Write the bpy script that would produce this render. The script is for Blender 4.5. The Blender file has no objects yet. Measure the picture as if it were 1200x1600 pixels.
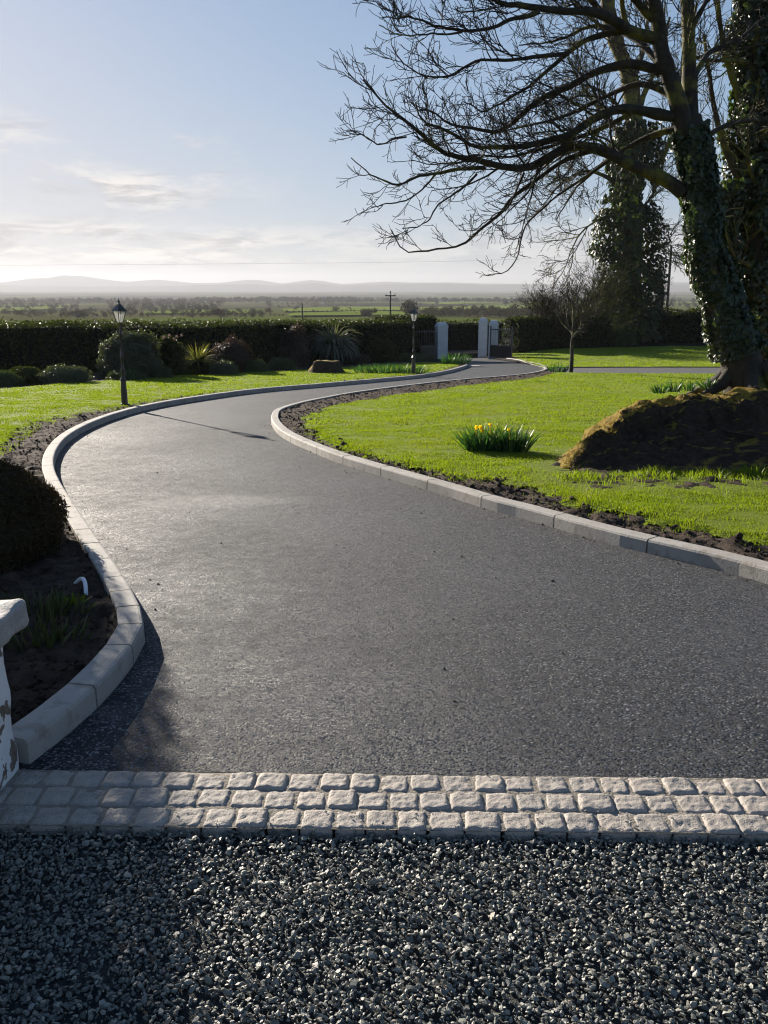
import bpy, bmesh, math, random
import numpy as np
from mathutils import Vector, Matrix, noise as mnoise
from mathutils.geometry import delaunay_2d_cdt

random.seed(7)
RNG = np.random.default_rng(7)
SC = bpy.context.scene
COL = SC.collection
R = math.radians

# ------------------------------------------------------------------ camera model
F, HZ, CAMZ = 1400.0, 447.0, 1.6
PITCH = math.atan((800 - HZ) / F)
CP, SP = math.cos(PITCH), math.sin(PITCH)


def ray(px, py):
    r = (px - 600) / F
    u = (800 - py) / F
    return np.array([r, CP + u * SP, -SP + u * CP])


def P(px, py, Y):
    d = ray(px, py)
    return np.array([0, 0, CAMZ]) + d * (Y / d[1])


def sstep(a, b, x):
    t = np.clip((x - a) / (b - a), 0, 1)
    return t * t * (3 - 2 * t)


PR = np.array([0, 62, 200, 350, 1000, 2500, 6000, 9000, 20000.])
PZ = np.array([-2.75, -2.75, -7.5, -10.5, -21, -29.5, -33, -35, -36.])


def G(x, y):
    """ground height of the place (road level)"""
    x = np.asarray(x, float); y = np.asarray(y, float)
    yy = np.maximum(0, y - 3)
    yy = np.where(yy < .6, yy * yy / 1.2, yy - .3)
    gar = -.048 * yy
    gar = gar + .048 * np.maximum(0, y - 41) * sstep(4.5, 10, x)
    over = np.maximum(0, y - 58)
    gar = np.where(y > 58, gar + .048 * over, gar)
    r = np.hypot(x, y)
    far = np.interp(r, PR, PZ)
    w = sstep(60, 110, r) * sstep(.1, .5, y / np.maximum(r, .01))
    return gar * (1 - w) + far * w


def at(px, py, dz=0.0):
    """pixel -> point on the ground raised by dz"""
    d = ray(px, py)
    lo, hi = .5, 1500.
    t = .5
    prev = t
    while t < 1500:
        x, y, z = d[0] * t, d[1] * t, CAMZ + d[2] * t
        if z <= float(G(x, y)) + dz:
            hi = t; lo = prev
            break
        prev = t
        t *= 1.04
    for _ in range(30):
        m = (lo + hi) / 2
        if CAMZ + d[2] * m <= float(G(d[0] * m, d[1] * m)) + dz: hi = m
        else: lo = m
    return np.array([d[0] * hi, d[1] * hi, float(G(d[0] * hi, d[1] * hi)) + dz])


# ------------------------------------------------------------------ object helpers
def tag(o, label=None, cat=None, group=None, kind=None):
    if label: o['label'] = label
    if cat: o['category'] = cat
    if group: o['group'] = group
    if kind: o['kind'] = kind
    return o


def empty(name, loc=(0, 0, 0), rz=0):
    o = bpy.data.objects.new(name, None)
    o.empty_display_size = .1
    COL.objects.link(o)
    o.location = loc
    o.rotation_euler = (0, 0, rz)
    return o


def mesh_np(name, V, Fs, m=None, smooth=False):
    me = bpy.data.meshes.new(name)
    V = np.asarray(V, np.float32)
    me.vertices.add(len(V))
    me.vertices.foreach_set('co', V.ravel())
    Fs = [np.asarray(f, np.int32) for f in Fs if len(f)]
    loops = np.concatenate([f.ravel() for f in Fs])
    sizes = np.concatenate([np.full(len(f), f.shape[1], np.int32) for f in Fs])
    me.loops.add(len(loops))
    me.loops.foreach_set('vertex_index', loops)
    me.polygons.add(len(sizes))
    st = np.concatenate([[0], np.cumsum(sizes)[:-1]]).astype(np.int32)
    me.polygons.foreach_set('loop_start', st)
    me.polygons.foreach_set('loop_total', sizes)
    me.update(calc_edges=True)
    me.validate()
    me.polygons.foreach_set('use_smooth', np.full(len(me.polygons), bool(smooth)))
    if m: me.materials.append(m)
    return me


def link(name, me, parent=None, loc=None):
    o = bpy.data.objects.new(name, me)
    COL.objects.link(o)
    if parent: o.parent = parent
    if loc is not None: o.location = loc
    return o


def obj(name, V, Fs, m, parent=None, smooth=False):
    return link(name, mesh_np(name, V, Fs, m, smooth), parent)


class MB:
    """collects shapes into one mesh"""
    def __init__(s): s.v = []; s.f = {}; s.n = 0
    def add(s, V, Fs):
        V = np.asarray(V, float)
        for f in Fs:
            f = np.asarray(f)
            if len(f): s.f.setdefault(f.shape[1], []).append(f + s.n)
        s.v.append(V); s.n += len(V)
    def box(s, c, d, rz=0, taper=1.0):
        x, y, z = d[0] / 2, d[1] / 2, d[2] / 2
        v = np.array([[-x, -y, -z], [x, -y, -z], [x, y, -z], [-x, y, -z], [-x * taper, -y * taper, z], [x * taper, -y * taper, z], [x * taper, y * taper, z], [-x * taper, y * taper, z]])
        cz, sz = math.cos(rz), math.sin(rz)
        v = np.stack([v[:, 0] * cz - v[:, 1] * sz, v[:, 0] * sz + v[:, 1] * cz, v[:, 2]], 1) + np.asarray(c)
        s.add(v, [[[0, 3, 2, 1], [4, 5, 6, 7], [0, 1, 5, 4], [1, 2, 6, 5], [2, 3, 7, 6], [3, 0, 4, 7]]])
        return s
    def lathe(s, prof, n=16, c=(0, 0, 0), rot=0):
        prof = np.asarray(prof, float)
        a = np.arange(n) / n * 2 * math.pi + rot
        V = np.stack([prof[:, 0:1] * np.cos(a), prof[:, 0:1] * np.sin(a), np.repeat(prof[:, 1:2], n, 1)], -1).reshape(-1, 3) + np.asarray(c)
        Fq = []
        for i in range(len(prof) - 1):
            for j in range(n):
                Fq.append([i * n + j, i * n + (j + 1) % n, (i + 1) * n + (j + 1) % n, (i + 1) * n + j])
        s.add(V, [Fq])
        return s
    def tube(s, pts, rad, sides=6):
        pts = np.asarray(pts, float)[None]
        rad = np.broadcast_to(np.asarray(rad, float), (pts.shape[1],))[None]
        V, Fq = tubes(pts, rad, sides)
        s.add(V, [Fq])
        return s
    def mesh(s, name, m, smooth=False):
        return mesh_np(name, np.concatenate(s.v), [np.concatenate(x) for x in s.f.values()], m, smooth)
    def build(s, name, m, parent=None, smooth=False):
        return link(name, s.mesh(name, m, smooth), parent)


def unit(v):
    return v / np.maximum(np.linalg.norm(v, axis=-1, keepdims=True), 1e-9)


def tubes(Pt, Rd, sides):
    T, n, _ = Pt.shape
    t = unit(np.gradient(Pt, axis=1))
    mean = np.abs(unit(Pt[:, -1] - Pt[:, 0]))
    ref = np.eye(3)[np.argmin(mean, 1)][:, None, :]
    a = unit(np.cross(t, ref)); b = np.cross(t, a)
    ang = np.arange(sides) / sides * 2 * math.pi
    V = Pt[:, :, None, :] + Rd[:, :, None, None] * (a[:, :, None, :] * np.cos(ang)[None, None, :, None] + b[:, :, None, :] * np.sin(ang)[None, None, :, None])
    base = (np.arange(T) * n * sides)[:, None, None]
    i = (np.arange(n - 1) * sides)[None, :, None]
    j = np.arange(sides)[None, None, :]
    j2 = (j + 1) % sides
    q = np.stack([base + i + j, base + i + j2, base + i + sides + j2, base + i + sides + j], -1).reshape(-1, 4)
    return V.reshape(-1, 3), q


def catmull(pts, step):
    pts = np.asarray(pts, float)
    ext = np.vstack([2 * pts[0] - pts[1], pts, 2 * pts[-1] - pts[-2]])
    out = []
    for i in range(1, len(ext) - 2):
        p0, p1, p2, p3 = ext[i - 1:i + 3]
        L = np.linalg.norm(p2 - p1)
        n = max(2, int(L / step) + 1)
        for t in np.linspace(0, 1, n, endpoint=False):
            out.append(.5 * ((2 * p1) + (-p0 + p2) * t + (2 * p0 - 5 * p1 + 4 * p2 - p3) * t * t + (-p0 + 3 * p1 - 3 * p2 + p3) * t ** 3))
    out.append(pts[-1])
    return resample(np.array(out), step)


def resample(p, step=None, n=None):
    d = np.concatenate([[0], np.cumsum(np.linalg.norm(np.diff(p, axis=0), axis=1))])
    if n is None: n = max(2, int(round(d[-1] / step)) + 1)
    s = np.linspace(0, d[-1], n)
    return np.stack([np.interp(s, d, p[:, k]) for k in range(p.shape[1])], 1)


def inside(poly, x, y):
    poly = np.asarray(poly)[:, :2]
    c = np.zeros(len(x), bool)
    j = len(poly) - 1
    for i in range(len(poly)):
        xi, yi = poly[i]; xj, yj = poly[j]
        if yi != yj:
            k = ((yi > y) != (yj > y)) & (x < (xj - xi) * (y - yi) / (yj - yi) + xi)
            c ^= k
        j = i
    return c


def sheet(name, poly, spacing, zf, m, growth=0.0, smooth=True):
    """a ground sheet filling an outline, with inner points every `spacing` (growing with distance)"""
    poly = np.asarray(poly)[:, :2]
    x0, y0 = poly.min(0); x1, y1 = poly.max(0)
    pts = []
    y = y0
    row = 0
    while y < y1:
        s = spacing * (1 + growth * max(0, y - 5))
        xs = np.arange(x0 + (row % 2) * s / 2, x1, s)
        pts.append(np.stack([xs, np.full(len(xs), y)], 1))
        y += s * .866; row += 1
    pts = np.concatenate(pts)
    pts = pts[inside(poly, pts[:, 0], pts[:, 1])]
    pts = pts + RNG.uniform(-.15, .15, pts.shape) * spacing
    allp = np.concatenate([poly, pts])
    n = len(poly)
    v, e, f, *_ = delaunay_2d_cdt([Vector(p) for p in allp], [(i, (i + 1) % n) for i in range(n)], [], 1, 1e-5)
    v = np.array([(p.x, p.y) for p in v])
    z = zf(v[:, 0], v[:, 1])
    f = [q for q in f if len(q) == 3]
    o = obj(name, np.column_stack([v, z]), [f], m, smooth=smooth)
    return o


def fbm(x, y, sc, oct=4, seed=0.):
    return np.array([mnoise.fractal(Vector((a * sc + seed, b * sc - seed, seed * .37)), 1.0, 2.0, oct) for a, b in zip(x, y)])


# ------------------------------------------------------------------ materials
def lk(nt, a, b): nt.links.new(a, b)


def nd(nt, t, **kw):
    n = nt.nodes.new(t)
    for k, v in kw.items(): setattr(n, k, v)
    return n


def ramp(nt, fac, stops):
    r = nd(nt, 'ShaderNodeValToRGB')
    cr = r.color_ramp
    while len(cr.elements) < len(stops): cr.elements.new(.5)
    for e, (p, c) in zip(cr.elements, stops):
        e.position = p
        e.color = (*c, 1) if len(c) == 3 else c
    lk(nt, fac, r.inputs[0])
    return r.outputs[0]


def noise(nt, vec, scale, detail=4, rough=.55, dist=0):
    n = nd(nt, 'ShaderNodeTexNoise')
    n.inputs['Scale'].default_value = scale
    n.inputs['Detail'].default_value = detail
    n.inputs['Roughness'].default_value = rough
    n.inputs['Distortion'].default_value = dist
    lk(nt, vec, n.inputs['Vector'])
    return n.outputs['Fac']


def mixc(nt, fac, a, b, mode='MIX'):
    m = nd(nt, 'ShaderNodeMix', data_type='RGBA', blend_type=mode)
    for s, v in ((m.inputs[0], fac), (m.inputs[6], a), (m.inputs[7], b)):
        if hasattr(v, 'is_linked') or hasattr(v, 'links'): lk(nt, v, s)
        elif isinstance(v, (int, float)): s.default_value = v
        else: s.default_value = (*v, 1)
    return m.outputs[2]


def math_(nt, op, a, b=None, c=None, clamp=False):
    m = nd(nt, 'ShaderNodeMath', operation=op, use_clamp=clamp)
    for i, v in enumerate((a, b, c)):
        if v is None: continue
        if hasattr(v, 'links'): lk(nt, v, m.inputs[i])
        else: m.inputs[i].default_value = v
    return m.outputs[0]


def mrange(nt, v, a, b, c=0., d=1.):
    m = nd(nt, 'ShaderNodeMapRange', interpolation_type='SMOOTHSTEP')
    lk(nt, v, m.inputs[0])
    for i, x in enumerate((a, b, c, d)): m.inputs[i + 1].default_value = x
    return m.outputs[0]


def newmat(name):
    m = bpy.data.materials.new(name)
    m.use_nodes = True
    nt = m.node_tree
    b = nt.nodes['Principled BSDF']
    tc = nd(nt, 'ShaderNodeTexCoord')
    return m, nt, b, tc.outputs['Object']


def bump(nt, b, h, strength=.5, dist=.01, prev=None):
    n = nd(nt, 'ShaderNodeBump')
    n.inputs['Strength'].default_value = strength
    n.inputs['Distance'].default_value = dist
    lk(nt, h, n.inputs['Height'])
    if prev is not None: lk(nt, prev, n.inputs['Normal'])
    if b is not None: lk(nt, n.outputs[0], b.inputs['Normal'])
    return n.outputs[0]


def mat(name, stops, scale=3, rough=.7, bs=0., bscale=None, bdist=.01, spec=.5, detail=5, metal=0., coord=None):
    m, nt, b, oc = newmat(name)
    f = noise(nt, oc, scale, detail)
    lk(nt, ramp(nt, f, stops), b.inputs['Base Color'])
    b.inputs['Roughness'].default_value = rough
    b.inputs['Specular IOR Level'].default_value = spec
    b.inputs['Metallic'].default_value = metal
    if bs: bump(nt, b, noise(nt, oc, bscale or scale * 4, 6), bs, bdist)
    return m


def leafmat(name, stops, trans, scale=2., rough=.5, tw=.4, spec=.4, fine=None):
    """thin leaves: reflect and let light through"""
    m, nt, b, oc = newmat(name)
    f = noise(nt, oc, scale, 6, .65)
    geo = nd(nt, 'ShaderNodeNewGeometry')
    f2 = math_(nt, 'MULTIPLY_ADD', geo.outputs['Random Per Island'], .5, math_(nt, 'MULTIPLY', f, .75), clamp=True)
    c = ramp(nt, f2, stops)
    lk(nt, c, b.inputs['Base Color'])
    b.inputs['Roughness'].default_value = rough
    b.inputs['Specular IOR Level'].default_value = spec
    t = nd(nt, 'ShaderNodeBsdfTranslucent')
    lk(nt, mixc(nt, 1., c, trans, 'MULTIPLY'), t.inputs[0])
    mx = nd(nt, 'ShaderNodeMixShader')
    mx.inputs[0].default_value = tw
    lk(nt, b.outputs[0], mx.inputs[1]); lk(nt, t.outputs[0], mx.inputs[2])
    lk(nt, mx.outputs[0], nt.nodes['Material Output'].inputs[0])
    return m


M = {}


def mk_asphalt():
    m, nt, b, oc = newmat('asphalt')
    v = nd(nt, 'ShaderNodeTexVoronoi'); v.inputs['Scale'].default_value = 125
    lk(nt, oc, v.inputs['Vector'])
    v2 = nd(nt, 'ShaderNodeTexVoronoi'); v2.inputs['Scale'].default_value = 210
    lk(nt, oc, v2.inputs['Vector'])
    big = noise(nt, oc, .55, 5, .6)
    mid = noise(nt, oc, 9, 4)
    sep = nd(nt, 'ShaderNodeSeparateColor'); lk(nt, v.outputs['Color'], sep.inputs[0])
    c = ramp(nt, sep.outputs[0], [(0, (.0048, .0055, .007)), (.45, (.017, .0185, .0225)), (.74, (.037, .040, .045)), (.88, (.095, .097, .10)), (1, (.21, .21, .21))])
    c = mixc(nt, mrange(nt, big, .42, .68, 0, .85), c, (.048, .049, .052))
    # dusty scuffs left by the first wheels
    mp = nd(nt, 'ShaderNodeMapping'); mp.inputs['Scale'].default_value = (.35, 1.1, 1); mp.inputs['Rotation'].default_value = (0, 0, .3)
    lk(nt, oc, mp.inputs[0])
    du = noise(nt, mp.outputs[0], 1.1, 6, .65, .4)
    c = mixc(nt, mrange(nt, du, .60, .72, 0, .35), c, (.16, .15, .135))
    # single pale elongated patch with a ragged edge
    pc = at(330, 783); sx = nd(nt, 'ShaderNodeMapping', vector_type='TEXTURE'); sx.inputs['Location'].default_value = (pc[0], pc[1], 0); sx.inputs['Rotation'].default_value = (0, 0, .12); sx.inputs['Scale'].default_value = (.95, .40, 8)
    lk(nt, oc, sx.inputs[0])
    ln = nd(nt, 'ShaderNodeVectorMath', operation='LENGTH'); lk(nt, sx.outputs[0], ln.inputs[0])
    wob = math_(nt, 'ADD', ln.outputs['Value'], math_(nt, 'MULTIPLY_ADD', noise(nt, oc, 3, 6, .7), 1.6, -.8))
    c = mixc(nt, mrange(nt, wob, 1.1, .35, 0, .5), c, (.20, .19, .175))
    lk(nt, c, b.inputs['Base Color'])
    ro = math_(nt, 'MULTIPLY_ADD', sep.outputs[1], .25, .56)
    ro = math_(nt, 'ADD', ro, mrange(nt, mid, .4, .7, 0, .12))
    ro = math_(nt, 'ADD', ro, mrange(nt, big, .35, .65, .08, -.06))
    lk(nt, ro, b.inputs['Roughness'])
    b.inputs['Specular IOR Level'].default_value = .30
    h = math_(nt, 'SUBTRACT', 1, v.outputs['Distance'])
    h2 = math_(nt, 'MULTIPLY_ADD', sep.outputs[2], .55, h)
    # every chip of aggregate lies at its own tilt
    geo = nd(nt, 'ShaderNodeNewGeometry')
    vm = nd(nt, 'ShaderNodeVectorMath', operation='SUBTRACT'); lk(nt, v.outputs['Color'], vm.inputs[0]); vm.inputs[1].default_value = (.5, .5, .5)
    vs = nd(nt, 'ShaderNodeVectorMath', operation='SCALE'); lk(nt, vm.outputs[0], vs.inputs[0]); vs.inputs['Scale'].default_value = .5
    va = nd(nt, 'ShaderNodeVectorMath', operation='ADD'); lk(nt, vs.outputs[0], va.inputs[0]); lk(nt, geo.outputs['Normal'], va.inputs[1])
    vn = nd(nt, 'ShaderNodeVectorMath', operation='NORMALIZE'); lk(nt, va.outputs[0], vn.inputs[0])
    bump(nt, b, h2, .35, .006, vn.outputs[0])
    return m


def mk_granite(name, warm=1., lo=(.25, .225, .195), hi=(.42, .38, .335)):
    m, nt, b, oc = newmat(name)
    f = noise(nt, oc, 14, 5)
    sp = noise(nt, oc, 260, 2)
    c = ramp(nt, f, [(.3, lo), (.7, hi)])
    c = mixc(nt, mrange(nt, sp, .55, .64, 0, .8), c, (.08, .075, .07))
    oi = nd(nt, 'ShaderNodeObjectInfo')
    c = mixc(nt, math_(nt, 'MULTIPLY', oi.outputs['Random'], .55), c, (.40, .345, .29))
    lk(nt, c, b.inputs['Base Color'])
    b.inputs['Roughness'].default_value = .75
    p = bump(nt, None, noise(nt, oc, 45, 6, .65), .7, .012)
    bump(nt, b, sp, .3, .003, p)
    return m


def mk_concrete():
    m, nt, b, oc = newmat('kerb_concrete')
    f = noise(nt, oc, 2.2, 8, .62)
    c = ramp(nt, f, [(.28, (.26, .24, .21)), (.55, (.36, .335, .30)), (.8, (.43, .405, .37))])
    st = noise(nt, oc, 11, 6, .7, .6)
    c = mixc(nt, mrange(nt, st, .48, .68, 0, .75), c, (.17, .135, .10))
    oi = nd(nt, 'ShaderNodeObjectInfo')
    c = mixc(nt, math_(nt, 'MULTIPLY', oi.outputs['Random'], .35), c, (.30, .285, .26))
    lk(nt, c, b.inputs['Base Color'])
    b.inputs['Roughness'].default_value = .82
    bump(nt, b, noise(nt, oc, 60, 6, .75), .6, .007)
    return m


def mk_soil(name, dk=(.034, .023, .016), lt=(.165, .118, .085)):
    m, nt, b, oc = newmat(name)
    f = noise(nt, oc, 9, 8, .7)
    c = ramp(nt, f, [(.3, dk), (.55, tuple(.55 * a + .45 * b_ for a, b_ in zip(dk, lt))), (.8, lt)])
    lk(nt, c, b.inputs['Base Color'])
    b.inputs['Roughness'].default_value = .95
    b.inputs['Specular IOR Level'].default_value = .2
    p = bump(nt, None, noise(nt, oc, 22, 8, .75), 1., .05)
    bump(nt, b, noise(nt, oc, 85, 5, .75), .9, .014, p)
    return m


def mk_lawn():
    m, nt, b, oc = newmat('lawn_turf')
    f = noise(nt, oc, .8, 6, .65)
    f2 = noise(nt, oc, 14, 6, .7)
    c = ramp(nt, math_(nt, 'MULTIPLY_ADD', f2, .6, math_(nt, 'MULTIPLY', f, .4)), [(.25, (.115, .10, .02)), (.38, (.18, .23, .015)), (.6, (.22, .295, .016)), (.75, (.255, .31, .024))])
    lk(nt, c, b.inputs['Base Color'])
    b.inputs['Roughness'].default_value = .9
    b.inputs['Specular IOR Level'].default_value = .15
    p = bump(nt, None, noise(nt, oc, 6, 8, .7), .8, .07)
    c2 = mixc(nt, mrange(nt, noise(nt, oc, 75, 4, .8), .35, .6, .45, 0), c, (.06, .075, .01))
    lk(nt, c2, b.inputs['Base Color'])
    bump(nt, b, noise(nt, oc, 60, 4, .7), 1., .03, p)
    return m


def mk_land():
    """far countryside: patchwork of fields"""
    m, nt, b, oc = newmat('countryside')
    mp = nd(nt, 'ShaderNodeMapping'); mp.inputs['Scale'].default_value = (1 / 170, 1 / 300, 0); mp.inputs['Rotation'].default_value = (0, 0, .5)
    lk(nt, oc, mp.inputs[0])
    v = nd(nt, 'ShaderNodeTexVoronoi'); v.inputs['Scale'].default_value = 1; v.inputs['Randomness'].default_value = .85
    lk(nt, mp.outputs[0], v.inputs['Vector'])
    sep = nd(nt, 'ShaderNodeSeparateColor'); lk(nt, v.outputs['Color'], sep.inputs[0])
    c = ramp(nt, sep.outputs[0], [(0, (.06, .082, .018)), (.25, (.08, .105, .022)), (.45, (.095, .12, .026)), (.62, (.09, .088, .034)), (.78, (.055, .046, .025)), (1, (.085, .11, .024))])
    c = mixc(nt, mrange(nt, noise(nt, oc, .02, 6, .6), .3, .8, 0, .4), c, (.07, .07, .03))
    mp2 = nd(nt, 'ShaderNodeMapping'); mp2.inputs['Scale'].default_value = (1 / 420, 1 / 700, 0); lk(nt, oc, mp2.inputs[0])
    c = mixc(nt, mrange(nt, noise(nt, mp2.outputs[0], 1., 5, .6), .45, .55, 0, .9), c, (.034, .031, .022))
    lk(nt, c, b.inputs['Base Color'])
    b.inputs['Roughness'].default_value = .95
    b.inputs['Specular IOR Level'].default_value = 0
    return m


def mk_bark(name, base=(.022, .018, .013), lt=(.06, .05, .036), moss=(.15, .14, .024), amount=.5):
    m, nt, b, oc = newmat(name)
    f = noise(nt, oc, 8, 6, .65)
    c = ramp(nt, f, [(.3, base), (.7, lt)])
    g = noise(nt, oc, 2.6, 5, .6)
    c = mixc(nt, mrange(nt, g, .62 - .2 * amount, .75 - .2 * amount, 0, .8), c, moss)
    lk(nt, c, b.inputs['Base Color'])
    b.inputs['Roughness'].default_value = .85
    b.inputs['Specular IOR Level'].default_value = .3
    bump(nt, b, noise(nt, oc, 30, 6, .7), .7, .02)
    return m


def mk_wallpaint():
    m, nt, b, oc = newmat('flaking_white_paint')
    f = noise(nt, oc, 11, 5, .55, .3)
    k = mrange(nt, f, .555, .57)
    g = noise(nt, oc, 3, 6, .6)
    w = ramp(nt, g, [(.3, (.60, .60, .60)), (.7, (.78, .78, .77))])
    s = ramp(nt, noise(nt, oc, 40, 5), [(.3, (.10, .075, .055)), (.7, (.20, .16, .13))])
    lk(nt, mixc(nt, k, w, s), b.inputs['Base Color'])
    b.inputs['Roughness'].default_value = .7
    p = bump(nt, None, math_(nt, 'SUBTRACT', 1, k), .8, .004)
    bump(nt, b, noise(nt, oc, 25, 6, .65), .5, .01, p)
    return m


def mk_gravel():
    m, nt, b, oc = newmat('gravel_chips')
    geo = nd(nt, 'ShaderNodeNewGeometry')
    c = ramp(nt, geo.outputs['Random Per Island'], [(0, (.05, .052, .041)), (.35, (.12, .122, .097)), (.65, (.205, .207, .166)), (.85, (.31, .302, .248)), (.93, (.36, .34, .28)), (1, (.38, .28, .19))])
    c = mixc(nt, .35, c, ramp(nt, noise(nt, oc, 160, 4, .7), [(.3, (.03, .036, .034)), (.7, (.20, .21, .20))]))
    lk(nt, c, b.inputs['Base Color'])
    b.inputs['Roughness'].default_value = .5
    b.inputs['Specular IOR Level'].default_value = .5
    bump(nt, b, noise(nt, oc, 320, 4, .6), .4, .003)
    return m


def mk_mound():
    m, nt, b, oc = newmat('mossy_earth')
    geo = nd(nt, 'ShaderNodeNewGeometry')
    sp = nd(nt, 'ShaderNodeSeparateXYZ'); lk(nt, geo.outputs['Normal'], sp.inputs[0])
    sx = nd(nt, 'ShaderNodeSeparateXYZ'); lk(nt, oc, sx.inputs[0])
    f = noise(nt, oc, 5, 8, .7)
    # moss keeps to the top and to the left hand slope of the heap
    k = math_(nt, 'ADD', math_(nt, 'MULTIPLY', sp.outputs[2], .9), math_(nt, 'MULTIPLY', f, .7))
    k = math_(nt, 'ADD', k, math_(nt, 'MULTIPLY', sp.outputs[0], -.55))
    k = math_(nt, 'ADD', k, math_(nt, 'MULTIPLY', sp.outputs[1], .95))
    at_ = nd(nt, 'ShaderNodeAttribute', attribute_name='lip')
    k = math_(nt, 'ADD', k, math_(nt, 'MULTIPLY', at_.outputs['Fac'], .75))
    k = mrange(nt, k, .87, 1.18)
    soil = ramp(nt, noise(nt, oc, 14, 7, .7), [(.3, (.022, .016, .011)), (.7, (.095, .068, .048))])
    moss = ramp(nt, noise(nt, oc, 11, 8, .72), [(.28, (.08, .05, .014)), (.42, (.23, .145, .03)), (.58, (.33, .25, .045)), (.72, (.21, .23, .04))])
    lk(nt, mixc(nt, k, soil, moss), b.inputs['Base Color'])
    b.inputs['Roughness'].default_value = .95
    b.inputs['Specular IOR Level'].default_value = .15
    p = bump(nt, None, noise(nt, oc, 14, 8, .75), .9, .07)
    bump(nt, b, noise(nt, oc, 60, 5, .7), .8, .015, p)
    return m


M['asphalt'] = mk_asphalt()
M['sett'] = mk_granite('sett_granite')
M['cap'] = mk_granite('cap_granite', lo=(.27, .26, .25), hi=(.46, .44, .42))
M['kerb'] = mk_concrete()
M['mortar'] = mat('sandy_mortar', [(.3, (.20, .178, .148)), (.7, (.33, .295, .245))], 20, .95, .8, 120, .01, .1)
M['soil'] = mk_soil('turned_soil')
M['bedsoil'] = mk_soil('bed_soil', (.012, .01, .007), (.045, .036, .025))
M['lawn'] = mk_lawn()
M['land'] = mk_land()
M['gravel'] = mk_gravel()
M['gravelbed'] = mat('gravel_bed', [(.3, (.012, .014, .014)), (.7, (.05, .055, .053))], 60, .8, 1., 90, .02)
M['pathgravel'] = mat('path_gravel', [(.3, (.03, .03, .032)), (.5, (.07, .07, .07)), (.7, (.13, .128, .125))], 30, .8, 1., 45, .04)
M['mound'] = mk_mound()
M['paint'] = mk_wallpaint()
M['bark'] = mk_bark('bark')
M['twig'] = mk_bark('twig_bark', (.028, .022, .017), (.06, .048, .036), (.07, .068, .02), .25)
M['barkmoss'] = mk_bark('mossy_bark', (.04, .032, .02), (.09, .075, .045), (.17, .16, .025), .9)
M['ivy'] = leafmat('ivy_leaf', [(0, (.009, .016, .006)), (.5, (.024, .040, .013)), (1, (.075, .095, .040))], (1.3, 1.5, .5), 1.5, .42, .35, .7)
M['ivyfar'] = leafmat('ivy_leaf_far', [(0, (.014, .022, .009)), (.5, (.026, .042, .013)), (1, (.05, .062, .02))], (1.3, 1.5, .4), .6, .42, .3, .3)
M['hedge'] = leafmat('hedge_leaf', [(0, (.012, .016, .006)), (.5, (.026, .036, .010)), (1, (.055, .062, .016))], (1.5, 1.6, .4), .8, .45, .35, .14)
M['hedgecore'] = mat('hedge_inside', [(.3, (.006, .007, .004)), (.7, (.018, .018, .010))], 6, .95, .8, 20, .1, .1)
M['grass'] = leafmat('grass_blade', [(0, (.06, .088, .006)), (.45, (.105, .155, .009)), (.8, (.135, .18, .012)), (1, (.18, .17, .028))], (1.75, 1.75, .6), .7, .45, .5, .25)
M['daff'] = leafmat('daffodil_leaf', [(0, (.02, .05, .018)), (.5, (.035, .085, .03)), (1, (.06, .12, .04))], (1.3, 1.6, .5), 3, .4, .35, .5)
M['petal'] = leafmat('daffodil_petal', [(0, (.80, .55, .015)), (1, (.88, .66, .03))], (1, 1, .5), 3, .5, .4, .3)
M['black'] = mat('black_iron', [(.3, (.010, .010, .011)), (.7, (.022, .021, .021))], 12, .32, .2, 60, .003, .6)
M['white'] = mat('white_render', [(.3, (.45, .46, .48)), (.7, (.58, .59, .61))], 3, .8, .4, 30, .01)
M['plastic'] = mat('white_plastic', [(.3, (.72, .72, .72)), (.7, (.8, .8, .8))], 10, .4)
M['pole'] = mat('weathered_pole', [(.3, (.05, .042, .035)), (.7, (.10, .085, .07))], 4, .85, .4, 20)
M['iron'] = mat('grey_gate_iron', [(.3, (.05, .052, .055)), (.7, (.10, .105, .11))], 8, .5)
M['dead'] = leafmat('brown_twigs', [(0, (.035, .024, .014)), (.5, (.065, .046, .026)), (1, (.10, .075, .04))], (1.2, 1., .6), 1.5, .7, .3, .2)
M['wood_far'] = leafmat('far_tree', [(0, (.022, .022, .012)), (.5, (.04, .036, .02)), (1, (.06, .055, .028))], (1.1, 1.1, .7), .01, .8, .2, 0)
M['hill'] = mat('hill_turf', [(.3, (.05, .06, .03)), (.7, (.085, .095, .05))], .002, .95, spec=0)
M['housewall'] = mat('far_render', [(.3, (.55, .54, .52)), (.7, (.7, .69, .67))], .2, .8)
M['slate'] = mat('far_slate', [(.3, (.07, .07, .08)), (.7, (.12, .12, .13))], .3, .7)


def mk_glass():
    m, nt, b, oc = newmat('lantern_glass')
    b.inputs['Base Color'].default_value = (.85, .86, .86, 1)
    b.inputs['Roughness'].default_value = .25
    t = nd(nt, 'ShaderNodeBsdfTranslucent'); t.inputs[0].default_value = (.55, .56, .56, 1)
    tr = nd(nt, 'ShaderNodeBsdfTransparent')
    m1 = nd(nt, 'ShaderNodeMixShader'); m1.inputs[0].default_value = .5
    lk(nt, b.outputs[0], m1.inputs[1]); lk(nt, t.outputs[0], m1.inputs[2])
    m2 = nd(nt, 'ShaderNodeMixShader'); m2.inputs[0].default_value = .74
    lk(nt, m1.outputs[0], m2.inputs[1]); lk(nt, tr.outputs[0], m2.inputs[2])
    lk(nt, m2.outputs[0], nt.nodes['Material Output'].inputs[0])
    return m


M['glass'] = mk_glass()

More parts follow.
